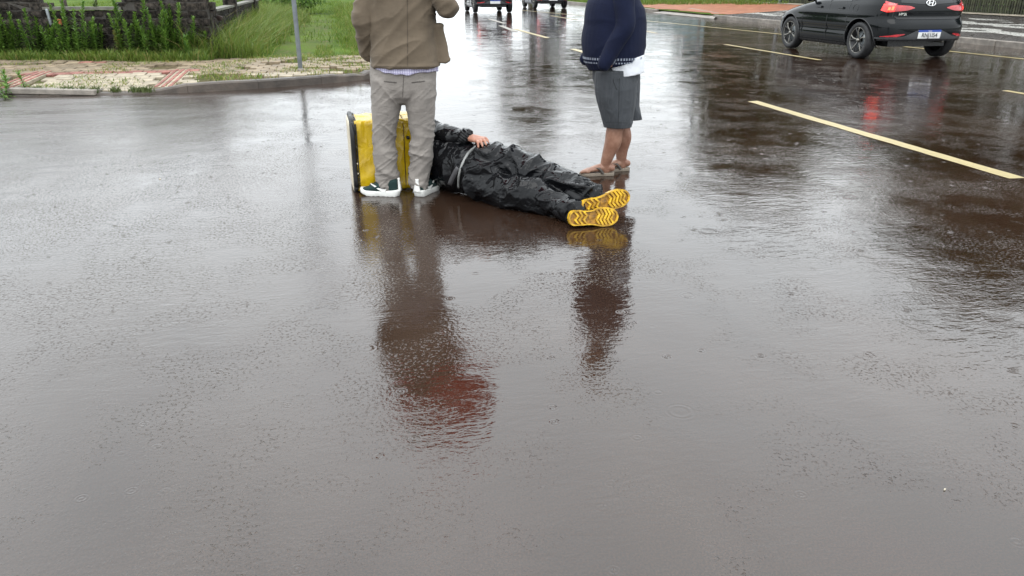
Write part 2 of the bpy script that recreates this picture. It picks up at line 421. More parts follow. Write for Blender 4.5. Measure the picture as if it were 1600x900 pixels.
def tube(pts, side=(1, 0, 0), seg=20, sub=5, caps=True, expo=2.0):
    """closed tube; pts = [(Vector, ra, rb)], ra along side"""
    rows = cat3([(p.x, p.y, p.z, a, b) for p, a, b in [(Vector(q[0]), q[1], q[2] if len(q) > 2 else q[1]) for q in pts]], sub)
    C = [Vector(r[:3]) for r in rows]; n = len(C); side = Vector(side)
    rings = []
    for i in range(n):
        T = (C[min(i + 1, n - 1)] - C[max(i - 1, 0)]); T.normalize()
        A = side - T * side.dot(T)
        if A.length < 1e-4: A = T.orthogonal()
        A.normalize(); B = T.cross(A)
        rings.append((C[i], A, B, max(rows[i][3], .001), max(rows[i][4], .001), T))
    if caps:
        c, A, B, a, b, T = rings[0]; r = min(a, b)
        pre = [(c - T * r * math.sin(k * .5) * .8, A, B, a * math.cos(k * .5), b * math.cos(k * .5), T) for k in (3, 2, 1)]
        c, A, B, a, b, T = rings[-1]; r = min(a, b)
        post = [(c + T * r * math.sin(k * .5) * .8, A, B, a * math.cos(k * .5), b * math.cos(k * .5), T) for k in (1, 2, 3)]
        rings = pre + rings + post
    vs, fs = [], []
    e = 2.0 / expo
    for c, A, B, a, b, T in rings:
        for k in range(seg):
            an = 2 * math.pi * k / seg; ca, sa = math.cos(an), math.sin(an)
            vs.append(c + A * (a * math.copysign(abs(ca) ** e, ca)) + B * (b * math.copysign(abs(sa) ** e, sa)))
    m = len(rings)
    for i in range(m - 1):
        for k in range(seg):
            k2 = (k + 1) % seg
            fs.append((i * seg + k, i * seg + k2, (i + 1) * seg + k2, (i + 1) * seg + k))
    fs.append(tuple(range(seg))[::-1]); fs.append(tuple((m - 1) * seg + k for k in range(seg)))
    return vs, fs
def ball(c, rx, ry, rz, side=(1, 0, 0), up=(0, 0, 1)):
    c = Vector(c); up = Vector(up).normalized()
    pts = []
    for k in range(-6, 7):
        t = math.sin(k / 6 * math.pi / 2 * .985); s = math.sqrt(max(1 - t * t, .0004))
        pts.append((c + up * rz * t, rx * s, ry * s))
    return tube(pts, side, 18, 1, False)
def join(parts):
    vs, fs = [], []
    for v, f in parts:
        o = len(vs); vs += [Vector(q) for q in v]; fs += [tuple(i + o for i in q) for q in f]
    return vs, fs
def fuse(name, parts, mat, parent=None, voxel=.006, smooth=6, disp=None):
    """one continuous surface out of overlapping closed tubes"""
    vs, fs = join(parts)
    me = bpy.data.meshes.new('tmp'); me.from_pydata([tuple(v) for v in vs], [], fs); me.update()
    bm = bmesh.new(); bm.from_mesh(me); bmesh.ops.recalc_face_normals(bm, faces=bm.faces); bm.to_mesh(me); bm.free()
    o = bpy.data.objects.new('tmp', me); COL.objects.link(o)
    m = o.modifiers.new('r', 'REMESH'); m.mode = 'VOXEL'; m.voxel_size = voxel
    if smooth:
        s = o.modifiers.new('s', 'SMOOTH'); s.iterations = smooth; s.factor = .5
    dg = bpy.context.evaluated_depsgraph_get(); dg.update()
    ev = o.evaluated_get(dg); me2 = bpy.data.meshes.new_from_object(ev, depsgraph=dg)
    bpy.data.objects.remove(o); bpy.data.meshes.remove(me)
    me2.name = name
    if disp is not None:
        nr = [v.normal.copy() for v in me2.vertices]
        for v, nn in zip(me2.vertices, nr):
            d = disp(v.co, nn)
            v.co = v.co + (d if isinstance(d, Vector) else nn * d)
    me2.shade_smooth(); me2.materials.clear(); me2.materials.append(mat)
    return link(bpy.data.objects.new(name, me2), parent)
def ridge(p, sx, sy, sz, seed=0.0, warp=.5, sharp=2.0):
    q = Vector((p.x * sx + seed, p.y * sy - seed * .7, p.z * sz + seed * 1.3))
    k = q * .6; w = Vector((noise.noise(k + Vector((11.3, 4.7, 1.9))), noise.noise(k + Vector((-7.1, 3.3, 8.2))), noise.noise(k + Vector((2.6, -9.4, 5.5))))) * warp
    n = noise.noise(q + w)
    r = 1 - min(abs(n) * sharp, 1.0)
    return r * r
def lerp(a, b, t): return a + (b - a) * t
def sstep(a, b, x):
    t = min(max((x - a) / (b - a), 0), 1); return t * t * (3 - 2 * t)

# ================================================================ THE SETTING
def quad_sheet(name, corners, mat, kind='structure', parent=None):
    o = mesh(name, corners, [tuple(range(len(corners)))], mat, parent)
    if kind and parent is None: o['kind'] = kind
    return o
g0 = quad_sheet('ground', [Vector((-900, -300, -.05)), Vector((900, -300, -.05)), Vector((900, 1500, -.05)), Vector((-900, 1500, -.05))], M['lawn'])
tag(g0, 'flat green ground around the road')
road = quad_sheet('road', [uv(-40, -60), uv(-40, 14.75), uv(220, 14.75), uv(220, -60)], M['road'])
tag(road, 'wet brown asphalt road mirroring the grey sky')

# painted lines -------------------------------------------------
def dash(u0, u1, v0, v1, w, mat, wob=.012):
    n = 24; vs = []; fs = []
    for i in range(n + 1):
        t = i / n; u = lerp(u0, u1, t); v = lerp(v0, v1, t)
        a = random.uniform(-wob, wob) * .5; b = random.uniform(-wob, wob) * .5
        e = (random.uniform(-.02, .02) if i in (0, n) else 0)
        vs += [uv(u + e, v - w / 2 + a, .004), uv(u - e, v + w / 2 + b, .004)]
    for i in range(n): fs.append((2 * i, 2 * i + 1, 2 * i + 3, 2 * i + 2))
    return mesh('lane_dash', vs, fs, mat, marks)
marks = empty('road_marking'); tag(marks, 'painted lane lines on the wet road', kind='structure')
for u0 in (4.80, 12.8, 20.35): dash(u0, u0 + 4.1, 4.95 if u0 < 20 else 5.28, 4.95 if u0 < 20 else 5.28, .14, M['paint_y'])
for u0 in (-2.6, 5.2, 13.5, 21.6, 29.6): dash(u0, u0 + 3.9, 8.81, 8.81, .11, M['paint_y'])
for a, b in (((763, 29.5), (789, 37)), ((782, 40), (806, 49.6))):
    pa, pb = G(*a), G(*b); dash(pa.dot(UU), pb.dot(UU), pa.dot(VV), pb.dot(VV), .16, M['paint_w'])
cl = cat([(8.0, 13.0), (14, 12.65), (20.5, 12.0), (28.5, 11.1), (34, 10.0), (44, 8.2)], 5)
vs = []; fs = []
for u, v in cl: vs += [uv(u, v - .06, .0045), uv(u, v + .06, .0045)]
for i in range(len(cl) - 1): fs.append((2 * i, 2 * i + 1, 2 * i + 3, 2 * i + 2))
mesh('edge_line', vs, fs, M['paint_y'], marks)

# left: kerb, paved corner, verge ------------------------------
KZ = .115
kp = [(11.55, -16.0), (11.4, -8.0), (11.27, -4.6), (11.17, -3.4), (11.14, -2.36), (11.45, -1.1), (12.1, .25), (13.1, .95), (14.6, 1.2), (20, 1.28), (70, 1.3), (200, 1.3)]
kc = cat(kp[:-2], 6) + [tuple(q) for q in kp[-2:]]
def klen(path):
    s = [0.0]
    for a, b in zip(path, path[1:]): s.append(s[-1] + math.dist(a, b))
    return s
ks = klen(kc)
def kat(s):
    for i in range(len(kc) - 1):
        if ks[i + 1] >= s:
            t = (s - ks[i]) / (ks[i + 1] - ks[i]); a, b = kc[i], kc[i + 1]
            d = ((b[0] - a[0]) / (ks[i + 1] - ks[i]), (b[1] - a[1]) / (ks[i + 1] - ks[i]))
            return (lerp(a[0], b[0], t), lerp(a[1], b[1], t)), d
    return kc[-1], (1, 0)
def kin(s, off):                                     # a point off metres inside the kerb's face
    (u, v), (du, dv) = kat(s); return u + dv * off, v - du * off
def kz(u, v):                                        # the dropped kerb of the ramp
    a = sstep(-4.55, -4.25, v) * (1 - sstep(-2.75, -1.9, v))
    return lerp(KZ, .028, a if u < 12 else 0)
lot_v, lot_f = [], []
NS, cross = 150, (.0, .10, .5, 1.0, 1.7, 2.5, 3.6, 5.2, 8, 14, 30, 80)
smax = ks[-1]
lot = []
for i in range(NS + 1):
    s = smax * (i / NS) ** 1.0 if False else lerp(0, 26, i / (NS - 30)) if i <= NS - 30 else lerp(26, smax, (i - (NS - 30)) / 30)
    lot.append(s)
def ground_z(u, v):
    """height of the land left of the road"""
    base = KZ - .028
    ramp = (1 - sstep(11.25, 13.1, u)) * sstep(-4.6, -4.2, v) * (1 - sstep(-2.7, -1.9, v))
    z = lerp(base, -.0, ramp)
    if u > 14.5: z += (u - 14.5) * .006 + .05 * noise.noise(Vector((u * .5, v * .5, 0)))
    return z
# a plain grid in the road's frame, trimmed along the kerb
us = [11.0 + .25 * i for i in range(24)] + [17.5 + .8 * i for i in range(20)] + [34 + 6 * i for i in range(12)] + [120, 200]
vsn = [-60, -40, -25, -18] + [-14 + .4 * i for i in range(41)]
def kerb_u(v):                                       # u of the kerb line where it runs across (v < .9)
    best = None
    for a, b in zip(kc, kc[1:]):
        if (a[1] - v) * (b[1] - v) <= 0 and a[1] != b[1]:
            t = (v - a[1]) / (b[1] - a[1]); return lerp(a[0], b[0], t)
    return 11.55
vv_all = [v for v in vsn if v < .9] + [.95, 1.1, 1.2]
gv, gf = [], []
for v in vv_all:
    ku = kerb_u(v) + .06
    for u in us:
        u2 = max(u, ku); gv.append(uv(u2, v, ground_z(u2, v)))
nu = len(us)
for j in range(len(vv_all) - 1):
    for i in range(nu - 1):
        gf.append((j * nu + i, (j + 1) * nu + i, (j + 1) * nu + i + 1, j * nu + i + 1))
def verge_material():
    t = NT('verge'); b = t.b
    pos = t.n('NewGeometry').outputs['Position']; ruv = t.mapping(pos, rot=(0, 0, -TH))
    sx = t.n('SeparateXYZ'); t.l(ruv, sx.inputs[0])
    a = t.noise(pos, .7, 6, .65); d = t.noise(pos, 11, 5, .7)
    gr = t.mixc(t.rng(a, .35, .65), (.035, .075, .010), (.080, .13, .018)); gr = t.mixc(t.rng(d, .45, .75, 0, .8), gr, (.085, .078, .030))
    so = t.mixc(t.rng(d, .35, .65), (.060, .046, .027), (.13, .10, .062)); so = t.mixc(t.rng(a, .45, .6, 0, .8), so, (.065, .085, .022))
    path = t.math('MULTIPLY', t.rng(t.math('ABSOLUTE', t.math('ADD', sx.outputs[0], .75)), .75, .35), t.rng(sx.outputs[1], 34, 26))
    paved = t.rng(sx.outputs[1], 15.6, 14.6)
    c = t.mixc(t.math('MAXIMUM', t.math('MULTIPLY', path, t.rng(d, .35, .7, 0, .75)), paved), gr, so)
    t.l(c, b.inputs['Base Color']); b.inputs['Roughness'].default_value = .9; b.inputs['Specular IOR Level'].default_value = .05
    t.l(t.bump(d, 1, .025), b.inputs['Normal'])
    return t.m
lg = mesh('lot_ground', gv, gf, verge_material(), None, True); tag(lg, 'grassy lot and earth under the paved corner', kind='structure')

kerb = empty('kerb'); tag(kerb, 'worn dark kerb stones along the paved street corner', kind='structure')
s = 2.0; i = 0
while s < 40:
    ln = .92 if s < 24 else 2.6
    n = 5 if s < 24 else 2; vs = []; fs = []
    (u, v), _ = kat(s + ln / 2)
    broken = (-5.6 < v < -4.35 and u < 12)
    for k in range(n + 1):
        ss = s + .002 + (ln - .004) * k / n
        (u, v), (du, dv) = kat(ss); z = kz(u, v) + random.uniform(-.004, .004) + (random.uniform(-.05, .0) if broken else 0)
        if v > -.2 and u < 13: z += random.uniform(-.035, .012)
        for off, zz in ((.0, -.03), (.012, z - .02), (.035, z), (.15, z + .002), (.15, -.03)):
            a, b = kin(ss, off); vs.append(uv(a, b, zz))
    for k in range(n):
        for q in range(4): fs.append((k * 5 + q, k * 5 + q + 1, (k + 1) * 5 + q + 1, (k + 1) * 5 + q))
    fs.append((0, 1, 2, 3, 4)); fs.append(tuple(n * 5 + q for q in (4, 3, 2, 1, 0)))
    mesh('kerb_stone', vs, fs, M['kerb_dark'], kerb)
    s += ln; i += 1
# the loose slab in front of the ramp
sl = box_data(1.15, .30, .07, .008)
o = obj_from(sl, 'loose_slab', M['concrete'], None, G(78, 150) + Vector((0, .12, .045)), (R(-4), R(1.5), R(3)))
tag(o, 'grey broken concrete slab lying against the kerb by the ramp', 'slab')

# pavers: the ones that show largest are single pieces, the rest one sheet of pieces
pav = empty('pavement'); tag(pav, 'block paved corner pavement with red tactile strips', kind='structure')
PW, PL = .205, .235
pm = {}
for key in ('paver', 'paver_pale', 'paver_red'):
    me = box_data(PW - .012, PL - .012, .05, .006); me.materials.append(M[key]); pm[key] = me
rest = {'paver': [], 'paver_pale': [], 'paver_red': []}
cand = []; TCOL = (-4.40, -2.40)
rows = int(5.2 / PL)
for j in range(rows):
    for i2 in range(-46, 8):
        u = 11.0 + j * PL; v = (i2 + (.5 if j % 2 else 0)) * PW
        if v > 1.0 or u < kerb_u(min(v, .9)) + .26 or u > 15.3 + .35 * noise.noise(Vector((v * .6, 3, 0))) - (.4 if v > -2.2 else 0): continue
        # grass has eaten some of them
        if noise.noise(Vector((u * .9, v * .9, 4))) > .42 or (v > -1.6 and noise.noise(Vector((u * 2.2, v * 2.2, 9))) > .22): continue
        key = 'paver'
        in_ramp = -4.15 < v < -2.65 and u < 12.75
        if in_ramp: key = 'paver_pale'
        elif v > -2.65 and u < 12.3: key = 'paver_pale'
        if any(abs(v - c_) < .235 for c_ in TCOL) and u < 12.75: continue
        if (-4.7 < v < -2.1 and 12.70 < u < 12.93) or (-4.4 < v < -2.3 and 14.35 < u < 14.58 and noise.noise(Vector((v * 2, 7, 0))) > -.2): key = 'paver_red'
        cand.append((u, v, key))
def shows(c):
    q = uv(c[0], c[1]); d = q.length
    return (0 if -.62 * q.y - .3 < q.x < .2 else 100) + d
cand.sort(key=shows)
# the two tactile columns beside the ramp: slabs with three raised bars
tm = bmesh.new()
bmesh.ops.create_cube(tm, size=1, matrix=Matrix.Diagonal((.268, .268, .05, 1)))
for k in (-1, 0, 1): bmesh.ops.create_cube(tm, size=1, matrix=Matrix.Translation((k * .088, 0, .0285)) @ Matrix.Diagonal((.040, .25, .012, 1)))
tme = bpy.data.meshes.new('tactile_slab'); tm.to_mesh(tme); tm.free(); tme.materials.append(M['paver_pale']); tme.materials.append(M['paver_red'])
for f in tme.polygons: f.material_index = 1 if f.center.z > .0255 or abs(f.center.x) < .11 and f.center.z > .02 and f.normal.z < .5 else 0
for c_ in TCOL:
    for j in range(6):
        u = kerb_u(c_) + .36 + j * .275; o = bpy.data.objects.new('tactile_slab', tme); link(o, pav)
        o.location = uv(u, c_, ground_z(u, c_) + .012); o.rotation_euler = (math.atan2(ground_z(u + .1, c_) - ground_z(u - .1, c_), .2), 0, RZ)
for k, (u, v, key) in enumerate(cand):
    z = ground_z(u, v) + .012 + random.uniform(-.006, .006)
    rx, ry = random.uniform(-.02, .02), random.uniform(-.02, .02)
    sl_ = math.atan2(ground_z(u + .1, v) - ground_z(u - .1, v), .2)
    if k < 300:
        o = bpy.data.objects.new('paver', pm[key]); link(o, pav); o.location = uv(u, v, z); o.rotation_euler = (sl_ + rx, ry, RZ + random.uniform(-.015, .015))
    else:
        rest[key].append(Matrix.Translation(uv(u, v, z)) @ Matrix.Rotation(RZ, 4, 'Z') @ Matrix.Rotation(sl_ + rx, 4, 'X'))
for key, mats in rest.items():
    src = pm[key]; sv = [v.co.copy() for v in src.vertices]; sf = [tuple(p.vertices) for p in src.polygons]; vs = []; fs = []
    for mm in mats:
        o_ = len(vs); vs += [mm @ q for q in sv]; fs += [tuple(i + o_ for i in f) for f in sf]
    if vs: tag(mesh('pavers_beyond', vs, fs, M[key], pav), kind='stuff')

# the block wall ---------------------------------------------------
wl1 = G(336, 89, .12); wl0 = wl1 + (G(-60, 90, .12) - wl1) * (716 / 396)
wdir = (wl1 - wl0).normalized(); wlen = (wl1 - wl0).length; wrz = math.atan2(wdir.y, wdir.x)
wall = empty('block_wall'); tag(wall, 'dark weathered block wall with tall and low stretches behind the weeds', 'wall')
def wall_h(px): return 1.2 if px < 84 else (.80 if px < 206 else 1.2)
BW, BH = .36, .135
bmesh_blocks = [box_data(BW - .014, .15, BH - .014, .008) for _ in range(4)]
for me in bmesh_blocks:
    me.materials.append(M['block'])
    for v in me.vertices: v.co += Vector((random.uniform(-1, 1), random.uniform(-1, 1), random.uniform(-1, 1))) * .014
def block_run(parent, a, d, length, hfun, rz):
    nrow = 12
    for r_ in range(nrow):
        x = -(BW / 2 if r_ % 2 else 0)
        while x < length - .05:
            x0, x1 = max(x, 0), min(x + BW, length); mid = (x0 + x1) / 2
            if r_ * BH + .07 < hfun(mid) and x1 - x0 > .06:
                o = bpy.data.objects.new('block', random.choice(bmesh_blocks)); link(o, parent)
                o.location = a + d * mid + Vector((0, 0, r_ * BH + BH / 2 - .02)) + Vector((random.uniform(-.006, .006), random.uniform(-.012, .012), 0))
                o.rotation_euler = (0, 0, rz); o.scale = ((x1 - x0) / BW, 1, 1)
            x += BW
def px_of(m): return lerp(-380, 336, m / wlen)
block_run(wall, wl0, wdir, wlen, lambda m: wall_h(px_of(m)), wrz)
def slab(parent, name, a, b, z0, z1, th, mat, inset=0.0):
    d = (b - a); ln = d.length; d.normalize(); rz = math.atan2(d.y, d.x)
    me = box_data(ln - inset, th, z1 - z0)
    c = (a + b) / 2
    return obj_from(me, name, mat, parent, (c.x, c.y, (z0 + z1) / 2), (0, 0, rz))
def wpt(px, z=0): return wl0 + wdir * (wlen * (px + 380) / 716)
zb = wl0.z - .12
for a, b, h in ((-380, 84, 1.2), (84, 206, .80), (206, 336, 1.2)):
    slab(wall, 'mortar_core', wpt(a), wpt(b), 0.0, .12 + h - .03, .125, M['mortar'], .02)
slab(wall, 'coping', wpt(86), wpt(205), .12 + .80, .12 + .85, .19, M['coping'])
# pipe stuck in the wall
vs, fs = tube([(wpt(93) + Vector((0, -.10, .80)), .028), (wpt(95) + Vector((0, -.10, .56)), .028)], seg=10, sub=1)
mesh('drain_pipe', vs, fs, M['steel'], wall, True)
o = obj_from(box_data(.07, .03, .10, .01), 'brick_end', pmat('terracotta', (.35, .10, .04), .7), wall, wpt(108) + Vector((0, -.085, .60)), (0, 0, wrz))
# return wall going back along the verge, low, with a pier
c0 = wpt(334) + Vector((0, .08, 0)); c1 = c0 + UU * 8.5
d2 = (c1 - c0).normalized(); rz2 = math.atan2(d2.y, d2.x)
wall2 = empty('return_wall'); tag(wall2, 'low grey wall with pale coping running back beside the tall grass', 'wall')
block_run(wall2, c0, d2, 8.5, lambda m: .76 if m > .35 else .9, rz2)
slab(wall2, 'mortar_core', c0, c1, 0, .86, .11, M['mortar'])
slab(wall2, 'coping', c0 + d2 * .3, c1, .875, .915, .20, M['coping'])
pc = c0 + d2 * 3.0
obj_from(box_data(.26, .26, 1.1, .015), 'pier', M['block'], wall2, (pc.x, pc.y, .62), (0, 0, rz2))
pc = c0 + d2 * 7.2
obj_from(box_data(.26, .26, 1.1, .015), 'pier', M['block'], wall2, (pc.x, pc.y, .62), (0, 0, rz2))
# leaning rusty rail and dark post in front of the wall
a, b = P(232, 4, 14.95), P(346, 29, 14.75)
vs, fs = tube([(a, .045, .03), (b, .045, .03)], side=(0, 0, 1), seg=8, sub=1, expo=5)
tag(mesh('rusty_rail', vs, fs, M['rust'], None), 'dark rusty rail slanting across the tall part of the block wall', 'rail')
a, b = P(93, -22, 14.9), P(109, 46, 14.75)
vs, fs = tube([(a, .05, .04), (b, .05, .04), (b + Vector((.03, -.1, -.5)), .05, .04)], seg=8, sub=1, expo=5)
tag(mesh('dark_post', vs, fs, M['rust'], None), 'thin dark post leaning on the low part of the block wall', 'post')

# sign pole on the corner
pb = G(470, 112, .11)
pr = empty('sign_pole', pb); tag(pr, 'slim grey metal sign pole standing on the paved corner', 'pole')
vs, fs = tube([(Vector((0, 0, -.02)), .034), (Vector((0, 0, 1.4)), .034), (Vector((0, 0, 3.1)), .034)], seg=16, sub=2)
mesh('post', vs, fs, M['pole'], pr, True)
vs, fs = tube([(Vector((0, 0, -.01)), .055), (Vector((0, 0, .025)), .05)], seg=16, sub=1); mesh('footing', vs, fs, M['concrete'], pr, True)
o = obj_from(box_data(.5, .006, .25, .002), 'street_plate', pmat('blue_plate', (.03, .06, .2), .4), pr, (0, .04, 2.85))

# ---------------------------------------------------------------- plants
def leaf_strip(vs, fs, base, dirv, ln, wd, droop, up=Vector((0, 0, 1))):
    d = dirv.normalized(); sidev = d.cross(up)
    if sidev.length < 1e-3: sidev = Vector((1, 0, 0))
    sidev.normalize(); o = len(vs)
    for k, w in enumerate((.35, 1.0, .75)):
        t = k / 3; c = base + d * ln * t - up * droop * t * t
        vs.append(c - sidev * wd * w * .5); vs.append(c + sidev * wd * w * .5)
    vs.append(base + d * ln - up * droop)
    fs += [(o, o + 1, o + 3, o + 2), (o + 2, o + 3, o + 5, o + 4), (o + 4, o + 5, o + 6)]
def weed(px, py, h, stems, label, spread=.16, mat='weed', z=.12, leaf=.15, group='tall weeds along the block wall'):
    b0 = G(px, py, z); root = empty('tall_weed', b0)
    lv, lf, sv, sf = [], [], [], []
    for s_ in range(stems):
        an = random.uniform(0, 6.28); r_ = random.uniform(0, spread * 1.4); hh = h * random.uniform(.4, 1.0) if s_ else h
        bs = Vector((math.cos(an) * r_, math.sin(an) * r_, -.02)); lean = Vector((random.uniform(-.24, .24), random.uniform(-.2, .2), 1)).normalized()
        pts = [(bs, .006), (bs + lean * hh * .5 + Vector((random.uniform(-.02, .02), 0, 0)), .005), (bs + lean * hh, .002)]
        v_, f_ = tube(pts, seg=5, sub=2); mesh('stem', v_, f_, M['weed'], root, True)
        nl = int(hh * 120)
        for k in range(nl):
            t = .04 + .96 * (k / nl); c = bs + lean * hh * t
            an = k * 2.4 + random.uniform(-.4, .4); ups = lerp(.35, 1.5, t ** 2)
            d = Vector((math.cos(an), math.sin(an), ups))
            leaf_strip(lv, lf, c, d, leaf * lerp(1.15, .45, t ** 1.5) * random.uniform(.7, 1.2), .027 * random.uniform(.8, 1.4), random.uniform(.02, .09) * (1.2 - t))
    mesh('foliage', lv, lf, M[mat], root)
    tag(root, label, 'weed', group); return root
weed(8, 91, 1.18, 9, 'tallest green weed at the end of the tall wall stretch', .25)
weed(40, 89, .62, 4, 'short narrow weed before the tall wall stretch', .10)
weed(64, 91, .84, 9, 'bushy mid height weed before the tall wall stretch', .18)
weed(124, 92, 1.0, 11, 'dense weed beside the dark post on the low wall', .18)
weed(168, 88, 1.05, 5, 'slim weed rising in the middle of the low wall', .10, 'weed_dull')
weed(216, 91, 1.12, 12, 'broad dense weed where the low wall meets the tall one', .20)
weed(272, 91, 1.0, 11, 'bright green weed under the slanting rusty rail', .18)
weed(25, 92, .95, 8, 'leafy weed filling the gap between tallest and short weed', .22)
weed(80, 92, .60, 7, 'spreading weed at the end of the tall stretch beside the post', .20)
weed(145, 92, .70, 9, 'leafy weed before the middle of the low wall', .22)
weed(250, 92, .85, 9, 'full leafed weed between the broad one and the bright one', .20)
weed(295, 91, .70, 8, 'round topped weed under the lower end of the rusty rail', .20)
weed(192, 90, .5, 5, 'brownish wilted low weed between two tall ones', .12, 'grass_dry', leaf=.12)
weed(305, 90, .45, 5, 'low spreading weed at the foot of the tall wall', .20)
weed(95, 93, .38, 5, 'low tufted weed under the dark post', .20)
weed(240, 93, .36, 6, 'low yellowish weed before the slanting rail', .22, 'weed_dull')
weed(10, 148, .30, 9, 'leafy weed clump growing over the kerb beside the loose slab', .30, 'weed', .02, .13, 'kerb weeds')

def blades(name, spots, mat, label, kind='stuff', parent=None):
    vs, fs = [], []
    for p, h, w, lean in spots:
        an = random.uniform(0, 6.28); sd_ = Vector((math.cos(an), math.sin(an), 0)); o = len(vs)
        ln = Vector((random.gauss(0, 1), random.gauss(0, 1), 0)) * lean * h
        m = p + Vector((0, 0, h * .55)) + ln * .35
        tip = p + Vector((0, 0, h * random.uniform(.8, 1))) + ln
        vs += [p - sd_ * w * .5, p + sd_ * w * .5, m - sd_ * w * .42, m + sd_ * w * .42, tip]
        fs += [(o, o + 1, o + 3, o + 2), (o + 2, o + 3, o + 4)]
    return tag(mesh(name, vs, fs, mat, parent), label, None, None, kind)
def scatter(n, fn):
    out = []
    while len(out) < n:
        q = fn()
        if q: out.append(q)
    return out
def wallfoot():
    px = random.uniform(-380, 345); t = random.random() ** 1.6
    q = wpt(px) + Vector((0, t * .6 - .72, 0)); q.z = .10
    c = .5 + .5 * noise.noise(Vector((px * .05, 0, 0)))
    return q, random.uniform(.05, .24) * (.5 + c), .012, .35
blades('foot_grass', scatter(13000, wallfoot), M['grass'], 'fringe of grass along the foot of the block wall')
blades('foot_grass_dry', scatter(1500, wallfoot), M['grass_dry'], 'dry yellow grass mixed into the fringe by the wall')
def tallg():
    u = random.uniform(14.9, 27); v = random.uniform(-2.75, -.2)
    edge = -1.55 + (u - 15) * .03 + .35 * noise.noise(Vector((u * .7, 1, 0)))
    if v > edge + random.gauss(0, .12): return None
    k = sstep(edge + .1, edge - .7, v)
    return uv(u, v, ground_z(u, v) - .02), random.uniform(.12, .50) + .40 * k * random.random(), .012, .55
blades('tall_grass', scatter(22000, tallg), M['grass'], 'tall lush green grass beside the return wall')
def tallg2():
    u = 14.6 + random.random() ** 1.5 * 22; v = random.uniform(-.5, 1.15)
    edge = .15 + .25 * noise.noise(Vector((u * .6, 5, 0))) - (u - 15) * .02
    if u < 17 and v < -.2 + .3 * noise.noise(Vector((u, 8, 0))): pass
    elif v < edge + random.gauss(0, .15): return None
    k = sstep(15.0, 16.4, u) * sstep(edge, edge + .5, v)
    return uv(u, v, ground_z(u, v) - .02), random.uniform(.05, .14) + .42 * k * random.random(), .011, .28
blades('tall_dry_grass', scatter(3500, tallg), M['grass_dry'], 'dry stalks standing among the tall grass beside the return wall')
blades('kerbside_grass', scatter(15000, tallg2), M['grass'], 'grass growing between the worn track and the kerb')
blades('kerbside_dry_grass', scatter(2200, tallg2), M['grass_dry'], 'dry stalks among the grass beside the kerb')
def lawng():
    u = 18 + random.random() ** 1.4 * 30; v = random.uniform(-13, .2)
    if -1.3 < v < -.1 and u < 32 and random.random() < .85: return None
    return uv(u, v, ground_z(u, v) - .02), random.uniform(.06, .20), .022, .4
blades('lot_grass', scatter(26000, lawng), M['grass'], 'bright grass covering the lot behind the walls')
def joints():
    u = random.uniform(11.4, 15.2); v = random.uniform(-7, .9)
    if u < kerb_u(min(v, .9)) + .15: return None
    c = noise.noise(Vector((u * 1.3, v * 1.3, 4)))
    if c < .12 - (.22 if v > -1.8 else 0) - (.1 if u > 14.6 else 0): return None
    return uv(u, v, ground_z(u, v) + .015), random.uniform(.015, .085), .010, .6
blades('paving_weeds', scatter(5200, joints), M['grass'], 'small grass tufts sprouting between the pavers')
blades('paving_dry_weeds', scatter(2600, joints), M['grass_dry'], 'yellowed tufts sprouting between the pavers')
def rampw():
    px = random.choice((58, 62, 100, 110, 128, 210, 222, 232, 150, 180)) + random.gauss(0, 4)
    q = G(px, 143 + random.gauss(0, 1.0), .03); return q, random.uniform(.02, .10), .012, .6
blades('ramp_weeds', scatter(900, rampw), M['weed_dull'], 'weeds in the cracks at the foot of the ramp')

def bush(name, label, p, rx, ry, rz, n, mat, leaf=.09, group=None):
    root = empty(name, p); vs, fs = [], []
    for k in range(n):
        d = Vector((random.gauss(0, 1), random.gauss(0, 1), random.gauss(0, 1))).normalized()
        r_ = random.random() ** .35 * (.8 + .3 * noise.noise(d * 2.3 + p * .3))
        c = Vector((d.x * rx * r_, d.y * ry * r_, rz + d.z * rz * r_))
        if c.z < .02: continue
        dd = (d + Vector((random.gauss(0, .5), random.gauss(0, .5), random.gauss(0, .5))))
        leaf_strip(vs, fs, c, dd, leaf * random.uniform(.6, 1.3), leaf * .5, leaf * .2)
    mesh('foliage', vs, fs, mat, root)
    for k in range(5):
        a = random.uniform(0, 6.28); v_, f_ = tube([(Vector((0, 0, -.05)), .03), (Vector((math.cos(a) * rx * .4, math.sin(a) * ry * .4, rz)), .015)], seg=6, sub=2)
        mesh('stem', v_, f_, M['bark'], root, True)
    return tag(root, label, 'bush', group)
bush('bush', 'round dark green bush at the far end of the grassy lot', uv(32, -1.6, .2), 1.5, 1.1, .75, 2600, M['weed'], .13)
bush('bush', 'dark green bush farther back on the grassy lot', uv(36, -3.6, .2), 1.8, 1.2, .8, 2600, M['weed'], .14)

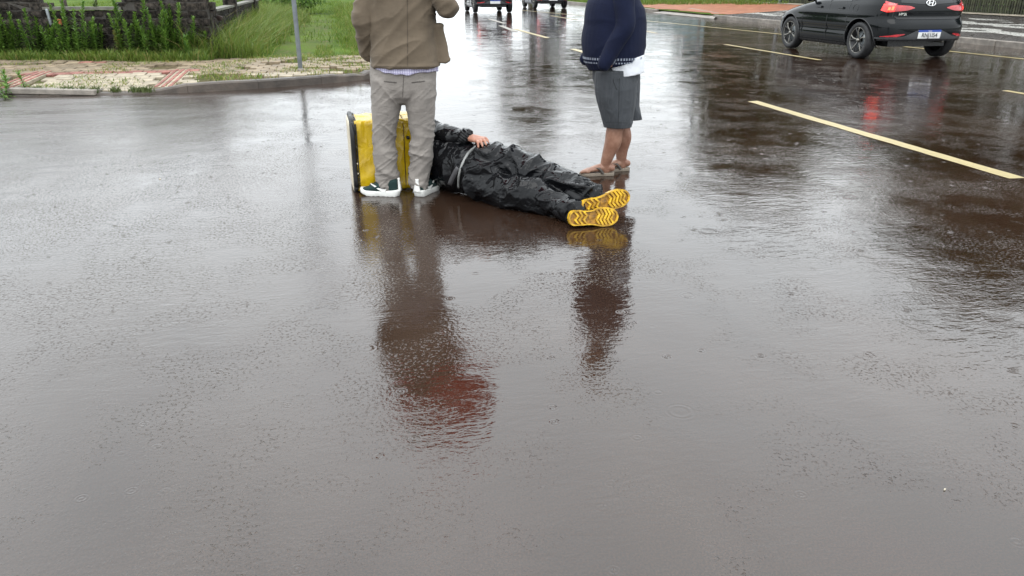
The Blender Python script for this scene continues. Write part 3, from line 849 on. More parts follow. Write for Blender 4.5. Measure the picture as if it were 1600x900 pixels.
# ---------------------------------------------------------------- right side of the road
KV = 14.55
def rz_(v): return lerp(.13, .42, min(max((v - KV - .1) / 5.4, 0), 1))
rg_v, rg_f = [], []
vr_ = [KV + .1, 16, 17.5, 19, 20.1, 24, 40, 120]; ur_ = [-40, 0, 10, 20, 28, 34, 42, 50, 60, 90, 220]
for v in vr_:
    for u in ur_: rg_v.append(uv(u, v, rz_(v) - .012))
for j in range(len(vr_) - 1):
    for i in range(len(ur_) - 1):
        n = len(ur_); rg_f.append((j * n + i, j * n + i + 1, (j + 1) * n + i + 1, (j + 1) * n + i))
tag(mesh('verge_ground', rg_v, rg_f, M['lawn']), 'grass land rising beyond the far kerb', kind='structure')
def strip(name, u0, u1, v0, v1, mat, dz, n=10, wob=0, kind='structure'):
    """a sheet lying on the sloping pavement; its own origin stays at the world's, turned to the road"""
    vs, fs = [], []
    for i in range(n + 1):
        u = lerp(u0, u1, i / n)
        for k in range(5):
            v = lerp(v0, v1, k / 4) + (wob * noise.noise(Vector((u, k, 0))) if k in (0, 4) else 0)
            uu = u + (wob * noise.noise(Vector((v, i, 5))) * 2 if i in (0, n) else 0)
            vs.append(Vector((v, uu, rz_(v) + dz)))
    for i in range(n):
        for k in range(4): fs.append((i * 5 + k, i * 5 + k + 1, (i + 1) * 5 + k + 1, (i + 1) * 5 + k))
    o = mesh(name, vs, fs, mat, None); o.rotation_euler = (0, 0, RZ); o['kind'] = kind; return o
tag(strip('wave_pavement', -5, 29.5, KV + .12, 19.55, M['mosaic'], 0.0), 'black and white wave patterned mosaic pavement')
tag(strip('soil', 29.6, 41.5, KV + .35, 19.7, M['soil'], .004, 14, .35), 'bare red soil patch between mosaic pavement and grass')
tag(strip('plinth_path', -5, 43, 19.55, 20.0, M['wall_low'], .02), 'pale concrete strip along the foot of the picket fence')
rk = empty('far_kerb'); tag(rk, 'grey kerb stones edging the wave patterned pavement', kind='structure')
kb = {}
for k in range(48):
    u = -6 + k * 1.2
    low = 29 < u < 35.5
    h = .02 if low else .13
    if h not in kb:
        me = box_data(.16, 1.188, h + .05, .012); me.materials.append(M['concrete']); kb[h] = me
    o = bpy.data.objects.new('kerb_stone', kb[h]); link(o, rk); o.location = uv(u + .6, KV + .08, (h - .05) / 2 + random.uniform(-.004, .004)); o.rotation_euler = (0, 0, RZ + random.uniform(-.006, .006))
# driveway apron sloping from the kerb to the soil
ap = [(29.2, KV - .35, .006), (35.6, KV - .35, .006), (34.9, KV + 1.3, .21), (30.6, KV + .55, .165)]
tag(mesh('driveway_apron', [uv(*q) for q in ap], [(0, 1, 2, 3)], M['concrete']), 'sloping concrete apron leading up to the red soil', kind='structure')
def vergeg():
    u = 33.5 + random.random() * 24; v = random.uniform(KV + .2, 20.6)
    if u < 41.5 and v < 19.4 - (u - 33.5) * .52 + .8 * noise.noise(Vector((u, v, 0))): return None
    return uv(u, v, rz_(v) - .02), random.uniform(.06, .24), .026, .4
blades('verge_grass', scatter(16000, vergeg), M['grass'], 'bright grass strip behind the far kerb')
# picket fence
fe = empty('picket_fence', uv(14, 20.1, rz_(20.1))); tag(fe, 'tall weathered picket fence with mossy boards behind the mosaic pavement', 'fence')
fe.rotation_euler = (0, 0, RZ)
pk = box_data(.02, .062, 1.62, .004, .81); pk.materials.append(M['picket'])
NPK = 292
for k in range(NPK):
    o = bpy.data.objects.new('picket', pk); link(o, fe); o.location = (random.uniform(-.006, .006), k * .0975, random.uniform(-.04, .03)); o.rotation_euler = (random.uniform(-.02, .02), random.uniform(-.01, .01), 0)
for z in (.35, 1.25):
    me = box_data(.05, NPK * .0975, .09); obj_from(me, 'rail', M['picket'], fe, (.045, NPK * .0975 / 2, z))
for k in range(13):
    me = box_data(.10, .10, 1.7, .01, .85); obj_from(me, 'post', M['picket'], fe, (.13, k * 2.35 + .1, -.02))
# corrugated sheet fence
cs = empty('sheet_fence', uv(42.6, 20.2, rz_(20.2)), RZ); tag(cs, 'grey blue corrugated metal sheet fence beyond the pickets', 'fence')
for k in range(9):
    vs, fs = [], []
    for i in range(31):
        y = k * 1.12 + i * .0373; x = .018 * math.sin(i * .0373 / .075 * 2 * math.pi)
        vs += [Vector((x, y, -.03)), Vector((x, y, 1.8)), Vector((x + .002, y, 1.8)), Vector((x + .002, y, -.03))]
    for i in range(30):
        for q in range(3): fs.append((i * 4 + q, i * 4 + q + 1, (i + 1) * 4 + q + 1, (i + 1) * 4 + q))
    mesh('metal_sheet', vs, fs, M['sheet'], cs, False)
# street poles on the far verge
for q, lab, hh in (((1095, 9), 'slim grey utility pole on the grass strip before the metal sheet fence', 7.0), ((1217, 12), 'short square post between metal sheet and picket fence', 2.0)):
    p_ = G(*q); k = 19.0 / p_.dot(VV) if hh > 3 else 20.0 / p_.dot(VV)
    p_ = p_ * k; p_.z = rz_(19) - .05
    rt = empty('street_pole', p_); tag(rt, lab, 'pole')
    vs, fs = tube([(Vector((0, 0, 0)), .075), (Vector((0, 0, hh * .5)), .065), (Vector((0, 0, hh)), .05)], seg=12, sub=2)
    mesh('post', vs, fs, M['pole'], rt, True)
    if hh > 3: obj_from(box_data(1.2, .08, .1, .01), 'cross_arm', M['pole'], rt, (0, 0, hh - .5))
    else: obj_from(box_data(.16, .16, .05, .01), 'cap', M['concrete'], rt, (0, 0, hh + .02))

# trees behind the fence: they stand above the frame and show in the wet road
def tree(label, u, v, h, r_, n, seed, group='trees behind the far fence'):
    random.seed(seed)
    root = empty('tree', uv(u, v, .4)); th_ = h * .42
    sv, sf = [], []
    v_, f_ = tube([(Vector((0, 0, -.2)), h * .028), (Vector((.1, 0, th_ * .5)), h * .021), (Vector((0, .1, th_)), h * .016), (Vector((.1, 0, h * .85)), h * .005)], seg=10, sub=3)
    sv += v_; sf += f_; tips = []
    for k in range(14):
        a = k * 2.4; z0 = lerp(h * .28, h * .8, k / 14); rr = r_ * (.95 - .5 * abs(k / 14 - .35)) * random.uniform(.7, 1.05)
        e = Vector((math.cos(a) * rr, math.sin(a) * rr, z0 + rr * random.uniform(.15, .5)))
        v_, f_ = tube([(Vector((0, 0, z0)), h * .009), (e * .5 + Vector((0, 0, z0 * .5 + .05)), h * .006), (e, h * .002)], seg=6, sub=2)
        o = len(sv); sv += v_; sf += [tuple(q + o for q in f) for f in f_]; tips += [e, e * .6 + Vector((0, 0, z0 * .42))]
    tips += [Vector((0, 0, h * .9)), Vector((.3, .3, h * .75))]
    mesh('trunk', sv, sf, M['bark'], root, True)
    lv, lf = [], []
    for k in range(n):
        c = random.choice(tips) + Vector((random.gauss(0, 1), random.gauss(0, 1), random.gauss(0, .8))) * r_ * .24
        leaf_strip(lv, lf, c, Vector((random.gauss(0, 1), random.gauss(0, 1), random.gauss(-.1, .6))), random.uniform(.30, .60), .27, .08)
    mesh('crown', lv, lf, M['tree'], root)
    return tag(root, label, 'tree', group)
tree('broad dark tree rising behind the picket fence', 22.5, 23.0, 9.6, 3.9, 8500, 1)
tree('lower dark tree filling the gap behind the picket fence', 31, 24.5, 5.6, 3.4, 6000, 2)
tree('tall round tree behind the far end of the picket fence', 42.5, 24.0, 11.6, 3.7, 8500, 3)
tree('bushy tree behind the metal sheet fence', 51, 25.5, 6.0, 2.6, 6000, 4)
tree('middle sized tree between the two tallest behind the pickets', 36.5, 25.5, 6.6, 3.4, 6000, 12)
tree('tall slim tree far down the road', 74, 17.6, 14.5, 2.9, 9000, 5)
tree('rounded tree far down the verge', 66, 21.0, 8.6, 2.8, 4500, 6)
tree('large tree behind the near end of the picket fence', 13.5, 24.5, 9.0, 4.2, 7000, 8)
random.seed(11)
for i, (u0, u1) in enumerate(((13, 21), (21, 29), (29, 37), (37, 43))):
    vs, fs = [], []
    for k in range(5200):
        c = Vector((random.uniform(.25, 1.5), random.uniform(0, u1 - u0), random.random() ** .8 * 2.5))
        leaf_strip(vs, fs, c, Vector((random.gauss(-.4, 1), random.gauss(0, 1), random.gauss(0, .7))), .16, .09, .03)
    rt = empty('hedge', uv(u0, 20.3, rz_(20.3)), RZ); mesh('foliage', vs, fs, M['hedge'], rt)
    
    for y_ in (1, 3, 5, 7):
        if y_ < u1 - u0: v_, f_ = tube([(Vector((.9, y_, -.1)), .05), (Vector((.9, y_ + .1, 1.6)), .02)], seg=6, sub=1); mesh('stem', v_, f_, M['bark'], rt)
    tag(rt, ('dark hedge behind the near end of the picket fence', 'dark hedge behind the pickets below the broad dark tree', 'dark hedge behind the pickets below the lower dark tree', 'dark hedge behind the far end of the picket fence by the metal sheets')[i], 'hedge', 'hedge stretches behind the fence')
random.seed(21)

# ================================================================ PEOPLE
def person(name, label, base, group=None):
    r = empty(name, base); tag(r, label, 'person', group); return r
def rel(parts, base):
    b = Vector(base); return [([Vector(v) - b for v in vs], fs) for vs, fs in parts]
def head_parts(c, fwd, up=Vector((0, 0, 1)), s=1.0):
    """skull, jaw, nose, ears, lips around centre c"""
    fwd = Vector(fwd).normalized(); up = Vector(up).normalized(); rt = fwd.cross(up).normalized(); fwd = up.cross(rt)
    q = lambda a, b, d: c + rt * a * s + fwd * b * s + up * d * s
    pr = [ball(q(0, -.012, .03), .078 * s, .098 * s, .092 * s, rt, up), ball(q(0, .018, -.035), .064 * s, .078 * s, .075 * s, rt, up),
          ball(q(0, .045, -.085), .036 * s, .036 * s, .026 * s, rt, up),
          tube([(q(0, .085, .018), .008 * s, .008 * s), (q(0, .108, -.022), .013 * s, .012 * s)], rt, 10, 3),
          tube([(q(-.022, .086, -.058), .007 * s), (q(0, .095, -.056), .009 * s), (q(.022, .086, -.058), .007 * s)], up, 8, 3),
          tube([(q(-.045, .083, .028), .008 * s), (q(0, .094, .032), .008 * s), (q(.045, .083, .028), .008 * s)], up, 8, 3)]
    for k in (-1, 1):
        pr.append(ball(q(k * .078, -.012, -.01), .010 * s, .020 * s, .032 * s, rt, up))
    return pr, q
def eyes(q, parent, base):
    for k in (-1, 1):
        vs, fs = ball(q(k * .031, .078, .006), .013, .010, .010); mesh('eye', [v - base for v in vs], fs, M['eye'], parent, True)
def hand_parts(wrist, d, palm_n, curl=.5, s=1.0, thumb=1, spread=.12, tipdrop=None):
    """palm, four unequal bent fingers and a thumb; d to the knuckles, palm_n out of the palm"""
    d = Vector(d).normalized(); pn = Vector(palm_n); pn = (pn - d * pn.dot(d)).normalized(); sd_ = d.cross(pn)
    wrist = Vector(wrist); pr = [tube([(wrist - d * .03, .030 * s, .021 * s), (wrist + d * .02 * s, .033 * s, .018 * s), (wrist + d * .055 * s, .041 * s, .016 * s), (wrist + d * .088 * s, .041 * s, .013 * s)], sd_, 16, 4, expo=2.6)]
    ln = (.068, .078, .073, .056)
    for i in range(4):
        off = (i - 1.5) * .0205 * s; base = wrist + d * (.085 - abs(i - 1.2) * .004) * s + sd_ * off
        dd = (d + sd_ * (i - 1.5) * spread).normalized(); pts = [(base - dd * .02 * s, .0098 * s)]; p_ = base; a = curl * .35
        for k, f in enumerate((.44, .31, .25)):
            ddd = dd * math.cos(a) + pn * math.sin(a); pts.append((p_, .0096 * s - k * .0009 * s)); p_ = p_ + ddd * ln[i] * f * s; a += curl * .75
        pts.append((p_, .0070 * s)); pr.append(tube(pts, sd_, 10, 3))
    tb = wrist + d * .025 * s - sd_ * thumb * .03 * s
    td = (d * .75 - sd_ * thumb * .6 + pn * .35).normalized()
    pr.append(tube([(tb, .015 * s), (tb + td * .035 * s, .0125 * s), (tb + td * .035 * s + (td + d * .6).normalized() * .03 * s, .011 * s), (tb + td * .035 * s + (td + d * .9).normalized() * .055 * s, .008 * s)], sd_, 10, 3))
    return pr

from mathutils.bvhtree import BVHTree
def cast(px, py, objs, base):
    best = None; o_ = Vector((0, 0, CAMH)); d_ = ray(px, py).normalized()
    for ob in objs:
        if 'bvh' not in SEAM.setdefault(ob.name, {}): SEAM[ob.name]['bvh'] = BVHTree.FromPolygons([v.co + base for v in ob.data.vertices], [tuple(p.vertices) for p in ob.data.polygons])
        h_ = SEAM[ob.name]['bvh'].ray_cast(o_, d_)
        if h_[0] is not None and (best is None or h_[3] < best[2]): best = (h_[0], h_[1], h_[3])
    return best
SEAM = {}
def strip_on(name, pix, hw_, mat, objs, base, parent, up_=.009, it_=3, sub=4):
    """a narrow band of cloth laid on the surface of a garment"""
    pts = [cast(x, y, objs, base) for x, y in pix]; pts = [q for q in pts if q]; vs, fs = [], []
    if len(pts) < 2: return None
    rows_ = cat([tuple(q[0]) + tuple(q[1]) for q in pts], sub); C_ = [Vector(r_[:3]) for r_ in rows_]; N_ = [Vector(r_[3:]).normalized() for r_ in rows_]
    for it in range(it_): C_ = [C_[0]] + [(C_[i - 1] + C_[i] * 2 + C_[i + 1]) / 4 for i in range(1, len(C_) - 1)] + [C_[-1]]; N_ = [N_[0]] + [(N_[i - 1] + N_[i] + N_[i + 1]).normalized() for i in range(1, len(N_) - 1)] + [N_[-1]]
    for i, c in enumerate(C_):
        T_ = (C_[min(i + 1, len(C_) - 1)] - C_[max(i - 1, 0)]).normalized(); S_ = T_.cross(N_[i]).normalized() * hw_
        for a, b in ((-1, up_), (1, up_), (1, -.012), (-1, -.012)): vs.append(c + S_ * a + N_[i] * b - base)
    for k in range(len(C_) - 1):
        for q in range(4): q2 = (q + 1) % 4; fs.append((k * 4 + q, k * 4 + q2, (k + 1) * 4 + q2, (k + 1) * 4 + q))
    fs += [(3, 2, 1, 0), tuple((len(C_) - 1) * 4 + q for q in range(4))]
    return mesh(name, vs, fs, mat, parent, True)
def along(a, b, n): return [(lerp(a[0], b[0], i / n), lerp(a[1], b[1], i / n)) for i in range(n + 1)]

# ---------------------------------------------------------------- sneakers
def sole_outline(L, n=40, wide=.052, waist=.040, heel=.038):
    """closed outline, heel at 0, toe at L along +y; the foot's inner edge on +x"""
    pts = []
    def hw(t, inner):
        w = lerp(heel, waist, sstep(.08, .42, t)); w = lerp(w, wide, sstep(.42, .70, t))
        if t < .12: w *= math.sqrt(max(0, 1 - ((.12 - t) / .12) ** 2)) * .98 + .02
        if t > .74: w *= math.sqrt(max(0, 1 - ((t - .74) / .26) ** 2)) * .99 + .01
        return w * (.92 if inner and .3 < t < .55 else 1.0)
    for i in range(n): t = i / (n - 1); pts.append((hw(t, False), t * L))
    for i in range(n - 2, 0, -1): t = i / (n - 1); pts.append((-hw(t, True), t * L))
    return pts
def slab_mesh(outline, z0, z1, grow=0.0, taper=0.0):
    n = len(outline); cy = sum(p[1] for p in outline) / n
    vs, fs = [], []
    lv = [(z0, 1 - taper), (z0 + (z1 - z0) * .15, 1), (z0 + (z1 - z0) * .85, 1 + grow), (z1, 1 + grow - .03)]
    for z, k in lv:
        for x, y in outline:
            zz = z(x, y) if callable(z) else z
            vs.append(Vector((x * k, cy + (y - cy) * (1 + (k - 1) * .5), zz)))
    for r_ in range(len(lv) - 1):
        for i in range(n): j = (i + 1) % n; fs.append((r_ * n + i, r_ * n + j, (r_ + 1) * n + j, (r_ + 1) * n + i))
    fs.append(tuple(range(n))[::-1]); fs.append(tuple((len(lv) - 1) * n + i for i in range(n)))
    return vs, fs
def sneaker(parent, heel, yaw, L=.292, outer=1):
    """heel: ground point under the heel; yaw turns +y to the toe's direction; outer: x side that carries the swoosh"""
    T = Matrix.Translation(Vector(heel) - parent.location) @ Matrix.Rotation(yaw, 4, 'Z')
    root = bpy.data.objects.new('sneaker', None); link(root, parent); root.matrix_local = T; root.empty_display_size = .05
    ol = sole_outline(L, 40, .052, .043, .041)
    vs, fs = slab_mesh(ol, 0.0, .034, .0, .05)
    for v in vs:                                             # rocker: toe spring, thick heel flaring back
        t = v.y / L; v.z += .018 * sstep(.72, 1.0, t) * 1.0 + (.014 * (1 - sstep(0, .5, t)) if v.z > .02 else 0) + .004 * sstep(-.0, -.02, v.y)
        if t < .1 and v.z > .02: v.y -= .012
        v.z += .0018 * math.sin(v.y * 190) if v.z < .012 else 0
    mesh('sole', vs, fs, M['shoe_white'], root, True)
    up = [tube([(Vector((0, .045, .055)), .036, .030), (Vector((0, .12, .062)), .038, .036), (Vector((0, .19, .050)), .044, .026), (Vector((0, L - .055, .042)), .042, .018), (Vector((0, L - .03, .040)), .034, .013)], (1, 0, 0), 20, 5),
          tube([(Vector((0, .05, .05)), .036, .042), (Vector((0, .052, .10)), .036, .045)], (1, 0, 0), 20, 4)]
    fuse('upper', up, M['shoe_green'], root, .004, 4)
    # white heel tab standing up behind the ankle
    vs, fs = [], []
    for k in range(9):
        t = k / 8; z = lerp(.035, .128, t); y = lerp(-.012, .004, t) - .012 * math.sin(t * 3.1) * .3 - .010 * t ** 3; w = lerp(.030, .012, min(t * 1.3, 1))
        vs += [Vector((-w, y, z)), Vector((w, y, z)), Vector((w * .8, y + .012, z)), Vector((-w * .8, y + .012, z))]
    for k in range(8):
        for q in range(4): q2 = (q + 1) % 4; fs.append((k * 4 + q, k * 4 + q2, (k + 1) * 4 + q2, (k + 1) * 4 + q))
    fs += [(3, 2, 1, 0), (32, 33, 34, 35)]
    mesh('heel_tab', vs, fs, M['shoe_white'], root, True)
    # the white tick on the side
    cl_ = [(.078, .066, .002), (.088, .050, .010), (.105, .045, .0115), (.135, .056, .0085), (.165, .071, .0055), (.195, .087, .0015)]
    cc = cat(cl_, 5); vs, fs = [], []
    for y, z, w in cc:
        x = outer * (.0415 + .004 * sstep(.12, .2, y) - .55 * max(0, z - .056) ** 1.15); vs += [Vector((x, y, z - w)), Vector((x - outer * w * .5, y, z + w)), Vector((x - outer * .008, y, z + w)), Vector((x - outer * .008, y, z - w))]
    for k in range(len(cc) - 1):
        for q in range(4): q2 = (q + 1) % 4; fs.append((k * 4 + q, k * 4 + q2, (k + 1) * 4 + q2, (k + 1) * 4 + q))
    mesh('tick_mark', vs, fs, M['shoe_white'], root)
    for k in range(4):
        y = .155 + k * .017; z = .098 - k * .009
        v_, f_ = tube([(Vector((-.024, y, z - .012)), .003), (Vector((0, y + .006, z + .002)), .003), (Vector((.024, y, z - .012)), .003)], seg=6, sub=3)
        mesh('lace', v_, f_, M['shoe_green'], root, True)
    return root

# ---------------------------------------------------------------- the man in the brown jacket
YL = 5.26
mB = Vector((P(632, 300, YL).x, YL, 0))
man = person('person', 'person in brown jacket and beige trousers standing with back turned, holding an umbrella', mB)
LA, RA = P(607, 284, 5.27), P(655, 285, 5.27); LK, RK = P(599, 218, 5.28), P(660, 215, 5.28); LH, RH = P(606, 140, 5.28), P(655, 140, 5.28)
PV = P(630, 118, 5.28); CH = Vector((PV.x + .0, 5.28, 1.25)); NK = Vector((PV.x + .015, 5.31, 1.47)); HD = Vector((PV.x + .02, 5.35, 1.615))
LS, RS = Vector((PV.x - .185, 5.27, 1.395)), Vector((PV.x + .20, 5.27, 1.395))
LE, LW = P(567, 28, 5.22), P(578, 86, 5.33)
RE, RW = P(699, 10, 5.20), Vector((-.47, 5.47, 1.27))
hp, hq = head_parts(HD, (0.25, 1, -.12))
bp = hp + [tube([(NK - Vector((0, .01, .06)), .060), (HD - Vector((0, .03, .03)), .055)], seg=16, sub=3)]
bp += [tube([(PV - Vector((0, 0, .02)), .15, .10), (PV + Vector((0, 0, .16)), .135, .095), (CH, .155, .105), (NK - Vector((0, 0, .08)), .12, .07)], seg=20)]
for A, K, H_ in ((LA, LK, LH), (RA, RK, RH)):
    bp.append(tube([(H_, .078), (lerp(H_, K, .5), .070), (K, .052), (lerp(K, A, .4), .050), (A, .036), (A - Vector((0, 0, .05)), .034)], seg=14))
for S, E_, W_ in ((LS, LE, LW), (RS, RE, RW)):
    bp.append(tube([(S - (S - CH) * .35, .05), (S, .050), (lerp(S, E_, .6), .042), (E_, .038), (W_, .027)], seg=12))
bp += hand_parts(LW, P(590, 112, 5.38) - LW, (1, 0, 0), .4, 1.0, 1)
bp += hand_parts(RW, Vector((-.05, .7, .25)), (-1, .1, .2), 1.5, 1.0, 1)
fuse('body', rel(bp, mB), M['skin'], man, .0045, 3); eyes(hq, man, mB)
hv = [ball(hq(0, -.022, .050), .088, .105, .090), ball(hq(0, -.07, -.01), .070, .050, .075)]
fuse('hair', rel(hv, mB), M['hair'], man, .006, 4, lambda p, n: .006 * noise.noise(p * 60))
# trousers
tr = []
for sgn, A, K, H_ in ((-1, LA, LK, LH), (1, RA, RK, RH)):
    tr.append(tube([(H_ + Vector((0, 0, .06)), .112, .13), (lerp(H_, K, .35) + Vector((sgn * .004, 0, 0)), .100, .118), (lerp(H_, K, .75), .086, .10), (K, .080, .090), (lerp(K, A, .35), .079, .090), (lerp(K, A, .75), .075, .086), (A + Vector((0, 0, .0)), .070, .080), (A - Vector((0, 0, .025)), .064, .076)], seg=24))
tr.append(tube([(PV + Vector((0, 0, .16)), .205, .135), (PV + Vector((0, 0, .02)), .222, .145), (PV - Vector((0, 0, .08)), .215, .14)], seg=28, caps=True))
def tw(p, n):
    z = p.z
    low = sstep(.40, .12, z); knee = math.exp(-((z - .40) / .10) ** 2); seat = math.exp(-((z - .66) / .07) ** 2)
    a = .004 + .014 * low + .011 * knee + .009 * seat; a *= .55 + .9 * abs(noise.noise(p * 5.0 + Vector((3, 1, 2))))
    r1 = ridge(p + Vector((0, 0, p.x * .5)), 3.2, 3.2, 11 if z < .5 else 7, 2.0, .9, 1.8) - .4
    r2 = ridge(p - Vector((0, 0, p.x * .7)), 6, 6, 19, 9.0, .8, 1.8) - .4
    return a * r1 * 1.25 + a * .5 * r2 + (.004 * math.sin(z * 95 + p.x * 14 + 5 * noise.noise(p * 9)) * sstep(.16, .07, z))
tro = fuse('trousers', rel(tr, mB), M['trousers'], man, .0055, 5, tw)
M['seam_beige'] = pmat('seam_beige', (.10, .088, .078), .8); M['seam_brown'] = pmat('seam_brown', (.060, .045, .031), .8); M['seam_grey'] = pmat('seam_grey', (.026, .028, .031), .8)
for a, b in (((600, 127), (620, 129)), ((643, 129), (664, 127))): strip_on('pocket_welt', along(a, b, 6), .0035, M['seam_beige'], (tro,), mB, man, .002, 2)
strip_on('seat_seam', along((631, 114), (629, 152), 12), .0022, M['seam_beige'], (tro,), mB, man, .0015, 2)
# checked shirt tail
hb = P(634, 108, YL); sh = [tube([(PV + Vector((.018, -.004, .13)), .206, .150), (PV + Vector((.016, -.004, .042)), .219, .158), (PV + Vector((.014, -.004, .020)), .222, .160)], seg=36, caps=False)]
def shirt_d(p, n):
    return n * (.003 * math.sin(math.atan2(p.y, p.x) * 11)) + (Vector((0, 0, .028 * sstep(.06, .2, abs(p.x)))) if p.z < .88 else Vector((0, 0, 0)))
fuse('shirt_tail', rel(sh, mB), M['plaid'], man, .006, 3, shirt_d)
# jacket
hemz = P(634, 108, YL - .16).z
jk = [tube([(Vector((PV.x + .022, 5.28, hemz)), .226, .176), (Vector((PV.x + .020, 5.28, hemz + .10)), .222, .170), (Vector((PV.x + .012, 5.28, 1.06)), .212, .155), (Vector((PV.x + .008, 5.28, 1.25)), .225, .152), (Vector((PV.x + .008, 5.275, 1.37)), .215, .125), (NK - Vector((0, .01, .035)), .11, .085), (NK + Vector((0, 0, .01)), .075, .075)], seg=36, expo=2.4, caps=False)]
for S, E_, W_ in ((LS, LE, LW), (RS, RE, RW)):
    el = (E_ - S).normalized() + (E_ - W_).normalized()
    jk.append(tube([(S + Vector((0, 0, -.02)), .082, .085), (lerp(S, E_, .5), .073, .075), (E_, .068, .070), (lerp(E_, W_, .5), .062, .064), (lerp(E_, W_, .93), .052, .055)], seg=20, sub=6))
fl = [(P(684, 40, 5.26), .035, .016), (P(688, 66, 5.25), .05, .016), (P(690, 96, 5.24), .062, .016)]
jk.append(tube(fl, (1, 0, 0), 16, 4))
def jw(p, n):
    w = p + mB; z = p.z
    cen = math.exp(-((z - 1.05) / .16) ** 2)
    diag = ridge(p + Vector((0, 0, -p.x * .75)), 3.0, 3.0, 8.5, 5.0, .8, 1.7) - .35
    vert = ridge(p, 7, 7, 2.0, 1.0, .7, 1.7) - .4
    arm = sstep(.20, .24, abs(p.x - .01)) * (1.0 if p.x < 0 else sstep(1.10, 1.14, z))
    d = .005 * vert + (.006 + .007 * cen) * diag + arm * .012 * (ridge(p, 4, 4, 12, 8.0, .7, 1.6) - .4)
    hem = .006 * math.exp(-((z - (hemz + .012)) / .012) ** 2)
    return d + hem
jko = fuse('jacket', rel(jk, mB), M['jacket'], man, .0055, 5, jw)
strip_on('back_seam', along((636, -60), (637, 105), 30), .0016, M['seam_brown'], (jko,), mB, man, .0015, 2)
strip_on('hem_stitching', along((590, 104), (684, 105), 30), .0014, M['seam_brown'], (jko,), mB, man, .0015, 2)
cf = [tube([(lerp(LE, LW, .9), .056), (lerp(LE, LW, 1.0), .054)], seg=18, sub=2)]
fuse('cuff', rel(cf, mB), M['jacket'], man, .005, 3)
sneaker(man, G(624, 307) + Vector((0, .015, 0)), R(80), .285, outer=-1)
sneaker(man, G(653, 308) + Vector((0, .0, 0)), R(-22), .285, outer=1)

# ---------------------------------------------------------------- red umbrella over him
ub = Vector((-.50, 5.47, 0)); ur = empty('umbrella', (RW.x + .01, RW.y + .07, 1.30)); tag(ur, 'open red umbrella held up by the person in the brown jacket', 'umbrella')
off = ur.location; tilt = Vector((-.02, .02, 1)).normalized(); apex = Vector((-.56, 5.46, 1.97)) - off
vs, fs = tube([(Vector((0, 0, -.05)), .016), (Vector((0, 0, .0)), .014), (Vector((0, 0, .04)), .012)], seg=10, sub=2); mesh('handle', vs, fs, M['black_plastic'], ur, True)
vs, fs = tube([(Vector((0, 0, .0)), .006), (apex * .5, .005), (apex, .005), (apex + Vector((0, 0, .05)), .004)], seg=8, sub=1); mesh('shaft', vs, fs, M['steel'], ur, True)
NR, NC, RU = 10, 64, .45
vs, fs = [apex.copy()], []
for r_ in range(1, NR + 1):
    t = r_ / NR
    for k in range(NC):
        a = 2 * math.pi * k / NC; sc_ = 1 - .07 * abs(math.sin(a * 4)) * t
        vs.append(apex + Vector((math.cos(a) * RU * math.sin(t * 1.25) / math.sin(1.25) * sc_, math.sin(a) * RU * math.sin(t * 1.25) / math.sin(1.25) * sc_, -.27 * (1 - math.cos(t * 1.45)) / (1 - math.cos(1.45)) - .012 * abs(math.sin(a * 4)) * -t)))
for k in range(NC): fs.append((0, 1 + k, 1 + (k + 1) % NC))
for r_ in range(NR - 1):
    for k in range(NC): fs.append((1 + r_ * NC + k, 1 + (r_ + 1) * NC + k, 1 + (r_ + 1) * NC + (k + 1) % NC, 1 + r_ * NC + (k + 1) % NC))
mesh('canopy', vs, fs, M['umbrella'], ur, True)
for k in range(8):
    a = math.pi * k / 4; e_ = apex + Vector((math.cos(a) * RU * .99, math.sin(a) * RU * .99, -.275))
    v_, f_ = tube([(apex - Vector((0, 0, .012)), .003), (apex + Vector((math.cos(a) * RU * .6, math.sin(a) * RU * .6, -.105)), .003), (e_, .003)], seg=5, sub=3); mesh('rib', v_, f_, M['steel'], ur)

# ---------------------------------------------------------------- the man in shorts, seen from the side, facing the road's near end
YR = 5.86
rB = Vector((P(955, 272, YR).x, YR, 0))
mn = person('person', 'person in navy sweater, grey shorts and flip flops standing near yellow soled boots', rB)
nA, fA = P(946, 259, 5.84), P(971, 252, 6.00); nK, fK = P(964, 190, 5.84), P(972, 186, 5.98)
nH, fH = P(962, 118, 5.80), P(966, 116, 5.98)
PV2 = P(963, 112, 5.89); fw2 = Vector((-.97, -.22, 0)).normalized(); sd2 = Vector((.22, -.97, 0))
CH2 = Vector((P(955, 20, 5.89).x, 5.89, 1.2)); NK2 = Vector((CH2.x + .02, 5.89, 1.475)); HD2 = Vector((CH2.x - .03, 5.875, 1.625))
nS, fS = Vector((CH2.x + .055, 5.72, 1.35)), Vector((CH2.x + .03, 6.07, 1.35))
nE, nW = P(977, 40, 5.66), P(953, 84, 5.66); fE, fW = P(962, 40, 6.06), P(928, 78, 6.06)
hp, hq2 = head_parts(HD2, (-1, -.3, -.25))
bp = hp + [tube([(NK2 - Vector((0, 0, .06)), .062), (HD2 - Vector((-.02, 0, .03)), .058)], seg=16, sub=3)]
bp += [tube([(PV2, .12, .12), (PV2 + Vector((-.02, 0, .18)), .15, .13), (CH2 - Vector((0, 0, .02)), .14, .13), (NK2 - Vector((0, 0, .07)), .07, .12)], fw2, 20)]
for A, K, H_ in ((nA, nK, nH), (fA, fK, fH)):
    bp.append(tube([(H_, .085), (lerp(H_, K, .5), .078), (K, .066), (lerp(K, A, .22), .064, .066), (lerp(K, A, .42) + Vector((.010, 0, 0)), .065, .064), (lerp(K, A, .75), .048), (A, .039, .036), (A - Vector((-.004, 0, .035)), .037, .034)], fw2, 16))
for S, E_, W_ in ((nS, nE, nW), (fS, fE, fW)):
    bp.append(tube([(lerp(S, CH2, .35), .05), (S, .05), (lerp(S, E_, .6), .042), (E_, .038), (W_, .027)], seg=12))
